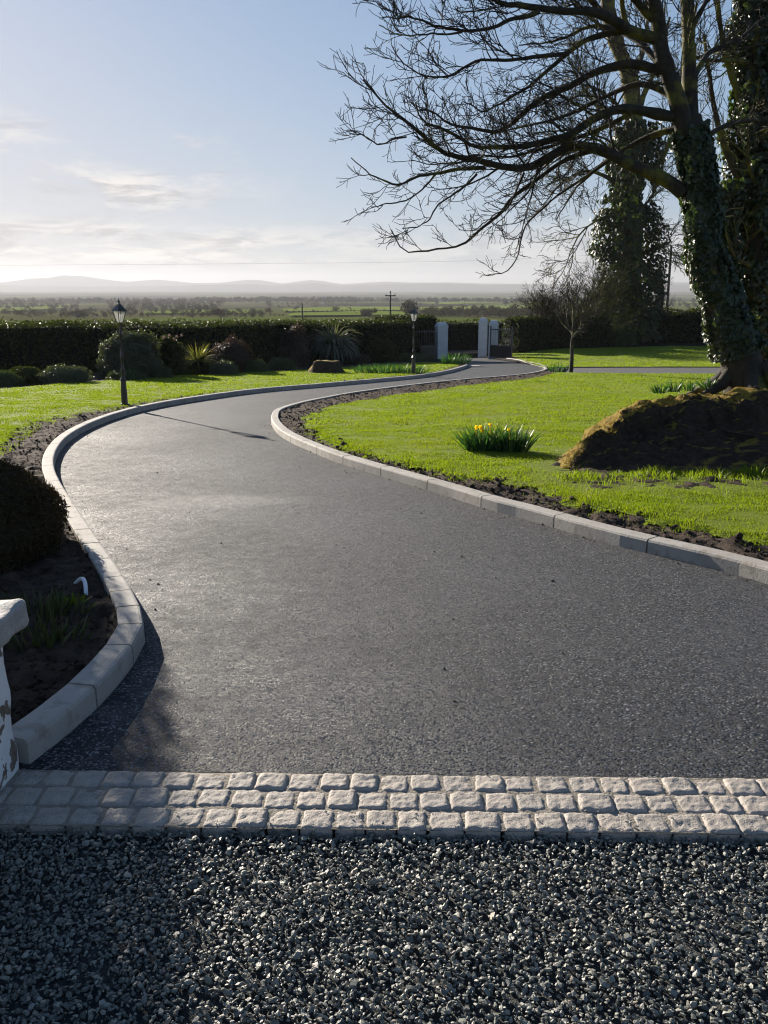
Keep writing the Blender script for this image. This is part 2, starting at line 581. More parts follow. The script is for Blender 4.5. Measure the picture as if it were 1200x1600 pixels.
# ------------------------------------------------------------------ outlines of the ground
KH = .09                                                # kerb upstand
L_PX = [(45, 1196), (100, 1153), (160, 1099), (200, 1052), (222, 1018), (228, 995), (222, 972), (205, 938), (185, 905), (160, 868), (135, 830), (110, 790), (95, 765), (87, 745), (86, 727), (93, 708), (110, 689), (140, 671), (180, 655), (230, 641), (300, 628), (400, 614), (500, 605), (600, 596), (660, 590), (700, 583), (722, 577), (731, 573), (730, 570), (722, 567.5)]
R_PX = [(2300, 1165), (1900, 1108), (1640, 1050), (1420, 985), (1300, 945), (1200, 913), (1130, 893), (1060, 876), (980, 857), (900, 835), (860, 823), (800, 806), (765, 797), (700, 776), (640, 758), (580, 740), (530, 724), (490, 708), (455, 692), (435, 679), (425, 666), (424, 657), (431, 647), (460, 637), (500, 628), (560, 617), (640, 606), (720, 597), (780, 592), (825, 587), (846, 582), (850, 578), (840, 572), (815, 566), (790, 562)]
L_EDGE = catmull([at(*p)[:2] for p in L_PX], .12)
R_EDGE = catmull([at(*p)[:2] for p in R_PX], .12)


def offset(line, d):
    t = unit(np.gradient(line, axis=0))
    n = np.stack([-t[:, 1], t[:, 0]], 1)
    return line + n * d


L_BACK = offset(L_EDGE, .11)                            # left of travel is the garden side
R_BACK = offset(R_EDGE, -.11)

S0, S1 = at(30, 1205)[:2], at(1200, 1219)[:2]           # far edge of the cobble band
SD = unit(S1 - S0); SN = np.array([SD[1], -SD[0]])      # along the band, towards the camera
if SN[1] > 0: SN = -SN
BANDW = .318

# ------------------------------------------------------------------ terrain
rr = np.concatenate([[0.01], np.geomspace(1.5, 9300, 110)])
aa = np.linspace(0, 2 * math.pi, 241)[:-1]
X = rr[:, None] * np.sin(aa)[None]; Yg = rr[:, None] * np.cos(aa)[None]
Zt = G(X, Yg) - np.where(rr < 75, .14, 0)[:, None] - .25 * sstep(20, 60, rr)[:, None] * (rr < 75)[:, None]
ff = (Yg / np.maximum(rr[:, None], .1))
und = np.array([mnoise.noise(Vector((x / 500, y / 500, 0))) for x, y in zip(X.ravel(), Yg.ravel())]).reshape(X.shape)
Zt = Zt + und * .35 * sstep(400, 1500, rr)[:, None]
n, k = X.shape
q = np.array([[i * k + j, (i + 1) * k + j, (i + 1) * k + (j + 1) % k, i * k + (j + 1) % k] for i in range(n - 1) for j in range(k)])
tag(obj('ground', np.stack([X, Yg, Zt], -1).reshape(-1, 3), [q[:, ::-1]], M['land'], smooth=True), 'wide valley of hedged fields falling away below the garden', 'land', kind='structure')

# hills on the horizon
def hill_range(Yc, prof, seed, thick=900):
    xs = np.linspace(-5200, 5200, 260)
    pk = np.array(prof)
    px = (np.arctan2(xs, Yc)); pxp = 600 + np.tan(px) * F * 1.03
    h = np.interp(pxp, pk[:, 0], pk[:, 1])
    h = h + 3 * np.array([mnoise.fractal(Vector((x / 400, seed, 0)), 1., 2., 4) for x in xs])
    us = np.linspace(-1, 1, 15)
    V = []
    for u in us:
        nz = np.array([mnoise.fractal(Vector((x / 500, seed + u * 2, 3.1)), 1., 2., 4) for x in xs])
        V.append(np.stack([xs, Yc + u * thick + 60 * nz, -46 + (h + 46 + 5 * nz) * (1 - abs(u)) ** .8], 1))
    V = np.concatenate(V)
    m_ = len(xs)
    qq = np.array([[i * m_ + j, i * m_ + j + 1, (i + 1) * m_ + j + 1, (i + 1) * m_ + j] for i in range(len(us) - 1) for j in range(m_ - 1)])
    return obj('hills', V, [qq], M['hill'], smooth=True)


tag(hill_range(8300, [(-600, 30), (-200, 50), (-60, 20), (0, 30), (50, 66), (75, 70), (100, 94), (128, 88), (160, 60), (200, 40), (245, 56), (300, 26), (350, 34), (385, 58), (410, 50), (440, 24), (485, 54), (500, 50), (535, 22), (600, 38), (640, 30), (700, 36), (760, 24), (840, 20), (1000, 34), (1400, 20)], 1.3), 'faint blue hills low along the horizon', 'hills', kind='structure')
tag(hill_range(6900, [(-600, 0), (0, 6), (200, -2), (300, 8), (390, 20), (430, 4), (490, 24), (530, 6), (600, 12), (660, 24), (700, 20), (760, 10), (850, 14), (1100, 12), (1400, 5)], 5.7, 500), 'nearer band of hazy low hills', 'hills', kind='structure')

# ------------------------------------------------------------------ driveway
left_end = [at(712, 563)[:2], at(700, 556)[:2], at(699, 549)[:2]]
right_end = [at(752, 553)[:2], at(747, 547)[:2]]
near_l = S0 - SD * .08
near_r = S0 + SD * 8
road_poly = np.concatenate([L_EDGE[1:], left_end, right_end[::-1], R_EDGE[::-1], [near_r, near_l]])
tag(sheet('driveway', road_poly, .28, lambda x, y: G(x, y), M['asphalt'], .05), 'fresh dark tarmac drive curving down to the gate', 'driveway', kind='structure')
lane = np.array([(-30, 50.2), (40, 50.2), (40, 54.6), (-30, 54.6)])
tag(sheet('road', lane, 1.5, lambda x, y: G(x, y) + .035, M['asphalt']), 'country road crossing beyond the gate', 'road', kind='structure')


# kerbs
def kerb_profile():
    return np.array([(0, -.08), (.002, .078), (.009, KH + .001), (.020, KH + .005), (.113, KH + .007), (.119, KH + .002), (.12, -.08)])


def kerb(line, side, lengths, label):
    root = empty('kerb', (0, 0, 0))
    tag(root, label, 'kerb', kind='structure')
    d = np.concatenate([[0], np.cumsum(np.linalg.norm(np.diff(line, axis=0), axis=1))])
    pr = kerb_profile()
    s = 0.0
    while s < d[-1] - .1:
        L = lengths(s)
        e = min(s + L, d[-1])
        n_ = max(2, int((e - s) / .22) + 1)
        if d[-1] - e < .15: e = d[-1]
        jx = RNG.normal(0, .0003, 2); jz = RNG.normal(0, .0005)
        ss = np.linspace(s + .006, e - .006, n_)
        p = np.stack([np.interp(ss, d, line[:, 0]), np.interp(ss, d, line[:, 1])], 1)
        t = unit(np.stack([np.interp(ss + .05, d, line[:, 0]) - np.interp(ss - .05, d, line[:, 0]), np.interp(ss + .05, d, line[:, 1]) - np.interp(ss - .05, d, line[:, 1])], 1))
        if np.any(np.linalg.norm(t, axis=1) < .5): t = np.repeat(unit(p[-1:] - p[:1]), n_, 0)
        nn = np.stack([-t[:, 1], t[:, 0]], 1) * side
        g = G(p[:, 0], p[:, 1])
        V = []
        for i in range(n_):
            for (o_, z_) in pr:
                V.append((*(p[i] + nn[i] * o_ + jx), g[i] + z_ + jz))
        m_ = len(pr)
        Fq = [[i * m_ + j, i * m_ + j + 1, (i + 1) * m_ + j + 1, (i + 1) * m_ + j] for i in range(n_ - 1) for j in range(m_ - 1)]
        caps = [list(range(m_)), list(range((n_ - 1) * m_, n_ * m_))[::-1]]
        Fq = np.array(Fq)
        if side < 0: Fq = Fq[:, ::-1]
        obj('kerb_stone', V, [Fq, caps], M['kerb'], root)
        s = e
    return root


kerb(L_EDGE, 1, lambda s: .3 if .55 < s < 2.0 else (.45 if s < 6 else .62), 'pale concrete kerb curving along the left edge of the drive')
kerb(R_EDGE, -1, lambda s: .915 if s < 8.5 else .62, 'pale concrete kerb curving along the right edge of the drive')

# cobble band
bed = np.array([S0 - SD * .25, S0 + SD * 6, S0 + SD * 6 + SN * BANDW, S0 - SD * .25 + SN * BANDW])
band = sheet('cobble_band', bed, .03, lambda x, y: G(x, y) + .0046 + .003 * fbm(x, y, 30), M['mortar'])
tag(band, 'three rows of pale granite setts between tarmac and gravel', 'cobble strip', kind='structure')


def sett_mesh(w, d, seed):
    n_ = 13
    h = .045
    V = []; Fq = []
    u = np.linspace(-1, 1, n_)
    def prof(a):
        return np.sign(a) * (1 - (1 - abs(a)) ** 1.15)
    for i in range(n_):
        for j in range(n_):
            a, b_ = u[i], u[j]
            # rounded square plan
            rx = w / 2 * prof(a) * (1 - .07 * b_ * b_); ry = d / 2 * prof(b_) * (1 - .07 * a * a)
            e = max(abs(a), abs(b_))
            z = .005 * (1 - e ** 10) + .0008 * (1 - e ** 2) + .0042 * mnoise.fractal(Vector((a * 2.2 + seed * 3.1, b_ * 2.2, seed)), .8, 2., 5)
            if e > .99: z = -.003
            s_ = 1 + (.03 if e > .99 else 0)
            jx = .003 * mnoise.noise(Vector((a * 2, b_ * 2, seed * 7.7)))
            V.append((rx * s_ + jx, ry * s_ + jx, z))
    for i in range(n_ - 1):
        for j in range(n_ - 1):
            Fq.append([i * n_ + j, (i + 1) * n_ + j, (i + 1) * n_ + j + 1, i * n_ + j + 1])
    ring = [i * n_ for i in range(n_)] + [(n_ - 1) * n_ + j for j in range(1, n_)] + [i * n_ + n_ - 1 for i in range(n_ - 2, -1, -1)] + [j for j in range(n_ - 2, 0, -1)]
    b0 = len(V)
    V += [(V[i][0], V[i][1], -h) for i in ring]
    L_ = len(ring)
    for i in range(L_): Fq.append([ring[(i + 1) % L_], ring[i], b0 + i, b0 + (i + 1) % L_])
    return mesh_np('sett', V, [Fq], M['sett'], True)


ang = math.atan2(SD[1], SD[0])
ROW_END = []
for r_ in range(3):
    s = -.02 + (.03, -.05, -.11)[r_]
    for c_ in range(33):
        w = random.uniform(.088, .108)
        o = link('sett', sett_mesh(w, random.uniform(.095, .104), r_ * 40 + c_), band)
        p = S0 + SD * (s + w / 2) + SN * (.053 + r_ * .106 + random.uniform(-.004, .004))
        o.location = (p[0], p[1], .004 + random.uniform(-.003, .004))
        o.rotation_euler = (random.uniform(-.04, .04), random.uniform(-.03, .03), ang + random.uniform(-.05, .05))
        s += w + random.uniform(.003, .009)
    ROW_END.append(s)

run = MB()
for r_ in range(3):                                      # the band runs on past the picture's right edge
    s = ROW_END[r_]
    while s < 5.9:
        w = random.uniform(.088, .108)
        me = sett_mesh(w, random.uniform(.095, .104), 200 + int(s * 97) + r_)
        v = np.array([q.co[:] for q in me.vertices]); f = [list(q.vertices) for q in me.polygons]
        p = S0 + SD * (s + w / 2) + SN * (.053 + r_ * .106)
        v = np.column_stack([p[0] + v[:, 0] * SD[0] - v[:, 1] * SD[1], p[1] + v[:, 0] * SD[1] + v[:, 1] * SD[0], v[:, 2] + .004])
        run.add(v, [f]); bpy.data.meshes.remove(me)
        s += w + random.uniform(.003, .009)
run.build('sett_run', M['sett'], band, True)['kind'] = 'stuff'

# gravel forecourt
ga = S0 + SN * BANDW - SD * 6; gb = S0 + SN * BANDW + SD * 9
gpoly = np.array([ga, gb, (9, -8), (-7, -8)])
tag(sheet('forecourt', gpoly, .6, lambda x, y: G(x, y) - .028, M['gravelbed']), 'bed of the gravel forecourt', 'ground', kind='structure')


def stones(pos, size, m, name, flat=.62):
    """one mesh of many angular chips"""
    bm = bmesh.new(); bmesh.ops.create_icosphere(bm, subdivisions=1, radius=1)
    bv = np.array([v.co[:] for v in bm.verts]); bf = np.array([[v.index for v in f.verts] for f in bm.faces]); bm.free()
    shapes = []
    for s_ in range(24):
        v = bv * RNG.uniform(.8, 1.25, (len(bv), 1))
        for _c in range(5):                                  # broken faces
            nrm = unit(RNG.normal(0, 1, 3)); dd = v @ nrm; v = v - np.outer(np.maximum(0, dd - RNG.uniform(.35, .7)), nrm)
        v = v * np.array([1, RNG.uniform(.55, .85), RNG.uniform(.35, flat)])
        shapes.append(v)
    shapes = np.array(shapes)
    N = len(pos)
    V = shapes[RNG.integers(0, 24, N)] * size[:, None, None]
    rx, ry, rz = RNG.normal(0, .45, N), RNG.normal(0, .45, N), RNG.uniform(0, 6.283, N)
    def rot(V, a, i, j):
        c, s_ = np.cos(a)[:, None], np.sin(a)[:, None]
        W = V.copy(); W[..., i] = V[..., i] * c - V[..., j] * s_; W[..., j] = V[..., i] * s_ + V[..., j] * c
        return W
    V = rot(V, rx, 1, 2); V = rot(V, ry, 2, 0); V = rot(V, rz, 0, 1)
    V = V + pos[:, None, :]
    Fq = (bf[None] + (np.arange(N) * len(bv))[:, None, None]).reshape(-1, 3)
    return obj(name, V.reshape(-1, 3), [Fq], m)


N = 155000
gx = RNG.uniform(-3.0, 3.9, N); gy = RNG.uniform(.7, 2.95, N)
dist = (np.stack([gx, gy], 1) - S0) @ SN - BANDW
k = dist > -.004
gx, gy, dist = gx[k], gy[k], dist[k]
sz = np.clip(RNG.lognormal(math.log(.0074), .32, len(gx)), .004, .016)
gz = -.020 + RNG.uniform(0, .014, len(gx)) + .008 * np.sin(gx * 3 + 1) * np.sin(gy * 4)
# a few chips kicked up on to the setts
nx = 150; kx = RNG.uniform(-.2, 3.3, nx); kd = BANDW - RNG.exponential(.05, nx)
kp = S0 + SD * kx[:, None] + SN * np.clip(kd, .01, BANDW)[:, None]
gx = np.append(gx, kp[:, 0]); gy = np.append(gy, kp[:, 1]); gz = np.append(gz, np.full(nx, .0125)); sz = np.append(sz, RNG.uniform(.0025, .0065, nx))
tag(stones(np.stack([gx, gy, gz], 1), sz, M['gravel'], 'gravel'), 'loose dark grey stone chippings in the foreground', 'gravel', kind='stuff')

# ------------------------------------------------------------------ lawns and soil
def px_line(pts, dz=.08, step=.3):
    return catmull([at(*p, dz)[:2] for p in pts], step)


def ragged(poly, amp):
    p_ = resample(np.asarray(poly), .12)
    t = unit(np.gradient(p_, axis=0))
    k_ = amp * (fbm(p_[:, 0], p_[:, 1], 1.6, 4, 2.) + .5 * fbm(p_[:, 0], p_[:, 1], 7, 3, 6.))
    k_[0] = k_[-1] = 0
    return p_ + np.stack([-t[:, 1], t[:, 0]], 1) * k_[:, None]


LAWN_Z = .085
left_front = [(-260, 800), (-90, 745), (0, 706), (49, 667), (105, 652), (175, 639), (250, 626), (330, 615), (420, 606), (520, 598), (600, 590), (660, 584), (700, 577), (712, 572)]
left_backpx = [(714, 569), (676, 566), (618, 569), (560, 573), (490, 577), (420, 581), (373, 583), (280, 587), (203, 591), (140, 597), (0, 608), (-150, 622), (-300, 640)]
lawnL = np.concatenate([ragged(px_line(left_front), .13), px_line(left_backpx)])
right_front = [(2300, 1075), (1900, 1012), (1640, 960), (1420, 905), (1300, 876), (1200, 851), (1075, 829), (992, 812), (879, 787), (808, 759), (745, 751), (692, 745), (650, 735), (600, 722), (560, 712), (512, 697), (480, 678), (466, 665), (475, 648), (505, 636), (560, 625), (625, 616), (687, 607), (760, 598), (830, 590), (858, 584)]
lawnR = np.concatenate([ragged(offset(px_line(right_front), -.05), .11), px_line([(875, 582.5), (1000, 583.5), (1140, 584.5), (1420, 587), (1700, 590), (2000, 596)], step=1)])
back = px_line([(840, 570), (815, 563), (800, 557), (790, 552), (830, 548), (880, 545), (950, 543.5), (1050, 541), (1150, 542), (1400, 545), (1900, 552)], step=1)
lawnB = np.concatenate([back, px_line([(1900, 575), (1420, 573), (1140, 573), (1000, 573), (880, 573.5), (850, 574)], step=1)])


EDGE = np.concatenate([px_line(left_front, step=.25), px_line(right_front, step=.25)])


def lawnz(x, y):
    x = np.asarray(x, float); y = np.asarray(y, float)
    r = .02 * fbm(x, y, 1.3, 2)
    dd = np.concatenate([np.min(np.hypot(a[:, None] - EDGE[None, :, 0], b_[:, None] - EDGE[None, :, 1]), 1) for a, b_ in zip(np.array_split(x, len(x) // 20000 + 1), np.array_split(y, len(y) // 20000 + 1))])
    return G(x, y) + LAWN_Z + r - .065 * (1 - sstep(-.04, .2, dd))


for pl, lab in ((lawnL, 'sunlit mown lawn left of the drive'), (lawnR, 'sunlit mown lawn right of the drive'), (lawnB, 'strip of lawn beyond the gravel path')):
    tag(sheet('lawn', pl, .22, lawnz, M['lawn'], .06), lab, 'lawn', kind='structure')
pathp = np.concatenate([px_line([(838, 571), (851, 574), (880, 573.5), (1000, 573), (1140, 573), (1420, 573), (1900, 575)], .05, 1), px_line([(2000, 596), (1700, 590), (1420, 587), (1140, 584.5), (1000, 583.5), (875, 582.5), (858, 584), (850, 581)], .05, 1)])
tag(sheet('gravel_path', pathp, .5, lambda x, y: G(x, y) + .05, M['pathgravel']), 'narrow grey gravel path crossing the right hand lawn', 'path', kind='structure')


def soilz(x, y):
    a = fbm(x, y, 5, 5, 3.)
    b_ = fbm(x, y, 14, 3, 9.)
    return G(x, y) + .06 + np.clip(.035 * a + .022 * b_, -.05, .05)


# left soil: from the kerb back to (and under) the lawn edge
lf = px_line(left_front)
soilL = np.concatenate([L_BACK, [at(716, 567)[:2]], (lf + np.array([-.2, .3]))[::-1], [(-8.5, 4.0), (-8.5, 2.9), (-1.3, 2.88)]])
def dens_sheet(name, poly, sp, zf, m, label, gr):
    return tag(sheet(name, poly, sp * .8, zf, m, gr, smooth=True), label, 'soil', kind='structure')
dens_sheet('soil', soilL, .055, soilz, M['soil'], 'dark turned soil between left kerb and lawn', .09)
rf = px_line(right_front)
soilR = np.concatenate([R_BACK[(R_BACK[:, 1] < 34)], [at(862, 583)[:2]], (offset(rf, -.3))[::-1]])
dens_sheet('soil', soilR, .055, soilz, M['soil'], 'dark turned soil between right kerb and lawn', .09)

# clods lying on the soil
cl = []
for pl in (soilL, soilR):
    x0, y0 = pl.min(0); x1, y1 = pl.max(0)
    x = RNG.uniform(max(x0, -6), min(x1, 7), 90000); y = y0 + (y1 - y0) * RNG.uniform(0, 1, 90000) ** 1.8
    kk = inside(pl, x, y) & (np.abs(x) < .46 * y + 1.2)
    cl.append(np.stack([x[kk], y[kk]], 1))
cl = np.concatenate(cl)
cl = cl[RNG.permutation(len(cl))[:22000]]
cs = np.clip(RNG.lognormal(math.log(.0095), .55, len(cl)), .004, .04)
cz = soilz(cl[:, 0], cl[:, 1])
o = stones(np.column_stack([cl, cz + cs * .3]), cs, M['soil'], 'soil_clods', .9)
tag(o, 'crumbly lumps of earth strewn along the kerbs', 'soil clods', kind='stuff')

# grit and crumbs of soil dropped on the new tarmac, thickest along the kerbs
ei = RNG.integers(0, len(L_EDGE), 700); e1_ = offset(L_EDGE, -1.)[ei] - L_EDGE[ei]
c1_ = L_EDGE[ei] + e1_ * RNG.exponential(.06, (700, 1))
ei = RNG.integers(0, len(R_EDGE), 900); e2_ = offset(R_EDGE, 1.)[ei] - R_EDGE[ei]
c2_ = R_EDGE[ei] + e2_ * RNG.exponential(.07, (900, 1))
c3_ = np.stack([RNG.uniform(-3, 3, 260), RNG.uniform(2.9, 12, 260)], 1)
cc = np.concatenate([c1_, c2_, c3_]); cc = cc[inside(road_poly, cc[:, 0], cc[:, 1])]
cs = np.clip(RNG.lognormal(math.log(.0042), .5, len(cc)), .002, .013)
tag(stones(np.column_stack([cc, G(cc[:, 0], cc[:, 1]) + cs * .3]), cs, M['soil'], 'grit', .8), 'crumbs of soil and grit scattered on the tarmac', 'grit', kind='stuff')

# shrub bed under the left hedge
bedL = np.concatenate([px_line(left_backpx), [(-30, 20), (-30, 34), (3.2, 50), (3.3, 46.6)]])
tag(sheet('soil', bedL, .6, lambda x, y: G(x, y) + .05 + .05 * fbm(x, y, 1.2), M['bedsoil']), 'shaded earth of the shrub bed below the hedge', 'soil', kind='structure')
bankp = np.concatenate([back[2:], [(28, 60), (5.0, 60), (5.2, 51)]])
tag(sheet('soil', bankp, .6, lambda x, y: G(x, y) + .06 + .25 * sstep(54, 58, y) + .05 * fbm(x, y, 1.0), M['bedsoil']), 'rough earth bank below the right hedge', 'soil', kind='structure')


# grass blades
def blades(pos, h, w, m, name, lean=.45, parent=None):
    N_ = len(pos)
    a = RNG.uniform(0, 6.283, N_)
    side = np.stack([np.cos(a), np.sin(a), np.zeros(N_)], 1)
    la = RNG.uniform(0, 6.283, N_)
    ld = np.stack([np.cos(la), np.sin(la), np.zeros(N_)], 1) * (RNG.uniform(.1, 1, N_) * lean)[:, None]
    up = np.array([0, 0, 1.])
    hh = h[:, None]; ww = w[:, None] / 2
    p0 = pos; p1 = pos + (up * .55 + ld * .35) * hh; p2 = pos + (up * .92 + ld) * hh
    V = np.stack([p0 - side * ww, p0 + side * ww, p1 + side * ww * .8, p1 - side * ww * .8, p2], 1)
    b_ = (np.arange(N_) * 5)[:, None]
    return obj(name, V.reshape(-1, 3), [b_ + np.array([0, 1, 2, 3]), b_ + np.array([3, 2, 4])], m, parent)


def scatter(poly, dens, y0, y1):
    """random points in an outline and in view"""
    xl, xr = poly[:, 0].min(), poly[:, 0].max()
    xl = max(xl, -.5 * y1 - 1.5); xr = min(xr, .5 * y1 + 1.5)
    y0 = max(y0, poly[:, 1].min() - .2); y1 = min(y1, poly[:, 1].max() + .2)
    if y1 <= y0 or xr <= xl: return np.zeros((0, 2))
    n_ = int((xr - xl) * (y1 - y0) * dens)
    x = RNG.uniform(xl, xr, n_); y = RNG.uniform(y0, y1, n_)
    # ragged outline
    k_ = inside(poly, x + RNG.normal(0, .07, n_), y + RNG.normal(0, .07, n_)) & (np.abs(x) < .48 * y + 1.6)
    return np.stack([x[k_], y[k_]], 1)


PATCH = ragged(np.array([at(*p, .085)[:2] for p in [(835, 722), (870, 700), (915, 695), (960, 720), (1250, 722), (1250, 766), (1080, 768), (960, 766), (880, 764), (840, 748), (835, 722)]]), .1)
def patchz(x, y):
    dd = np.min(np.hypot(x[:, None] - PATCH[None, ::2, 0], y[:, None] - PATCH[None, ::2, 1]), 1)
    return lawnz(x, y) - .004 + np.clip(.045 * fbm(x, y, 5, 5, 3.) + .025 * fbm(x, y, 15, 3, 9.), -.05, .05) - .06 * (1 - sstep(0, .3, dd))
tag(sheet('soil', PATCH, .05, patchz, M['soil'], 0, True), 'bare scraped earth round the foot of the mound', 'soil', kind='structure')
gp, gh, gw = [], [], []
for pl in (lawnL, lawnR, lawnB):
    for (y0, y1, dn, h0, w0) in ((3, 8, 9000, .019, .0046), (8, 13, 4000, .019, .008), (13, 20, 1250, .021, .014), (20, 32, 400, .024, .024), (32, 60, 120, .03, .04)):
        p = scatter(pl, dn, y0, y1)
        if not len(p): continue
        # thin, bare and long patches
        n1 = fbm(p[:, 0], p[:, 1], .9, 2, 5.)
        n2 = fbm(p[:, 0], p[:, 1], 4.5, 2, 1.)
        k0 = ~inside(PATCH, p[:, 0] + RNG.normal(0, .1, len(p)), p[:, 1] + RNG.normal(0, .1, len(p))); p, n1, n2 = p[k0], n1[k0], n2[k0]
        keep = RNG.uniform(0, 1, len(p)) < np.clip(.98 + .3 * n1 + .4 * n2, .5, 1)
        p = p[keep]; n1 = n1[keep]; n2 = n2[keep]
        h = h0 * np.clip(1 + .5 * n1 + .6 * n2, .5, 1.8) * RNG.uniform(.6, 1.35, len(p))
        gp.append(np.column_stack([p, lawnz(p[:, 0], p[:, 1]) - .004])); gh.append(h); gw.append(w0 * RNG.uniform(.7, 1.3, len(p)))
gp = np.concatenate(gp); gh = np.concatenate(gh); gw = np.concatenate(gw)
print('grass blades', len(gp))
tag(blades(gp, gh, gw, M['grass'], 'grass'), 'short sunlit grass of the lawns', 'grass', kind='stuff')


# ------------------------------------------------------------------ foliage helpers
def leafcloud(c, size, aspect=.6, nrm=None, jit=.8):
    """rhombic leaf faces at the points c"""
    N_ = len(c)
    size = np.broadcast_to(size, (N_,))
    n_ = RNG.normal(0, 1, (N_, 3))
    if nrm is not None: n_ = unit(nrm) + jit * unit(n_)
    n_ = unit(n_)
    a = unit(np.cross(n_, RNG.normal(0, 1, (N_, 3))))
    b_ = np.cross(n_, a)
    s = size[:, None] / 2
    V = np.stack([c - a * s, c + b_ * s * aspect + n_ * s * .15, c + a * s, c - b_ * s * aspect + n_ * s * .15], 1).reshape(-1, 3)
    return V, (np.arange(N_) * 4)[:, None] + np.arange(4)


def blobcore(c, r, seed, sub=3, k=.86, amp=.22):
    bm = bmesh.new(); bmesh.ops.create_icosphere(bm, subdivisions=sub, radius=1)
    V = []
    for v in bm.verts:
        d = 1 + amp * mnoise.fractal(v.co * 1.7 + Vector((seed, 0, seed)), 1., 2., 3)
        V.append((c[0] + v.co.x * r[0] * k * d, c[1] + v.co.y * r[1] * k * d, c[2] + v.co.z * r[2] * k * d))
    Fq = [[v.index for v in f.verts] for f in bm.faces]; bm.free()
    return np.array(V), np.array(Fq)


def blobpts(c, r, n_, seed, thick=.22, amp=.22):
    d = unit(RNG.normal(0, 1, (n_, 3)))
    d[:, 2] = np.where(d[:, 2] < -.35, -d[:, 2], d[:, 2])
    f = np.array([1 + amp * mnoise.fractal(Vector(x) * 1.7 + Vector((seed, 0, seed)), 1., 2., 3) for x in d])
    f = f * (1 - RNG.uniform(0, 1, n_) ** 2 * thick + RNG.exponential(.03 * amp / .22, n_))
    return np.asarray(c) + d * f[:, None] * np.asarray(r), d / np.asarray(r)


def shrub(name, c, r, n_, size, m, label, seed, aspect=.5, group=None, core=True, jit=.8, cat='shrub', amp=.22):
    mb = MB()
    p, nn = blobpts((0, 0, r[2] * .35), r, n_, seed, .22, amp)
    p = p[p[:, 2] > -.05] if True else p
    nn = nn[:len(p)]
    V, Fq = leafcloud(p, RNG.uniform(.7, 1.3, len(p)) * size, aspect, unit(p), jit)
    mb.add(V, [Fq])
    if core:
        V, Ft = blobcore((0, 0, r[2] * .35), r, seed, 4, .86 if amp > .1 else .93, amp)
        mb.add(V, [Ft])
    o = mb.build(name, m)
    o.location = c
    return tag(o, label, cat, group)


def grow(Pp, Rp, k_, tl, th, ang, L0, L1, n_, up, wig, rf, rt, taper=.55):
    T, n0, _ = Pp.shape
    k_ = np.broadcast_to(k_, (T,)).astype(int)
    idx = np.repeat(np.arange(T), k_)
    N_ = len(idx)
    first = np.repeat(np.cumsum(k_) - k_, k_)
    within = np.arange(N_) - first
    t = tl + (th - tl) * np.clip((within + RNG.uniform(0, 1, N_)) / np.repeat(k_, k_), 0, 1)
    f = t * (n0 - 1); i = np.minimum(f.astype(int), n0 - 2); w = (f - i)[:, None]
    pos = Pp[idx, i] * (1 - w) + Pp[idx, i + 1] * w
    tan = unit(Pp[idx, i + 1] - Pp[idx, i])
    pr = Rp[idx, i]
    perp = unit(np.cross(tan, RNG.normal(0, 1, (N_, 3))))
    a = RNG.uniform(*ang, N_)[:, None]
    d = np.cos(a) * tan + np.sin(a) * perp
    L = RNG.uniform(L0, L1, N_) * (1 - taper * t)
    st = (L / (n_ - 1))[:, None]
    out = [pos]
    for s in range(n_ - 1):
        d = unit(d + np.array([0, 0, up]) + RNG.normal(0, wig, (N_, 3)))
        out.append(out[-1] + d * st)
    Pn = np.stack(out, 1)
    r0 = np.minimum(pr * .75, rf * L)
    r0 = np.maximum(r0, rt)
    Rn = r0[:, None] * (1 - np.linspace(0, 1, n_)) + rt * np.linspace(0, 1, n_)
    return Pn, Rn


def fill(mb, Pn, Rn, sides):
    V, Fq = tubes(Pn, Rn, sides); mb.add(V, [Fq])


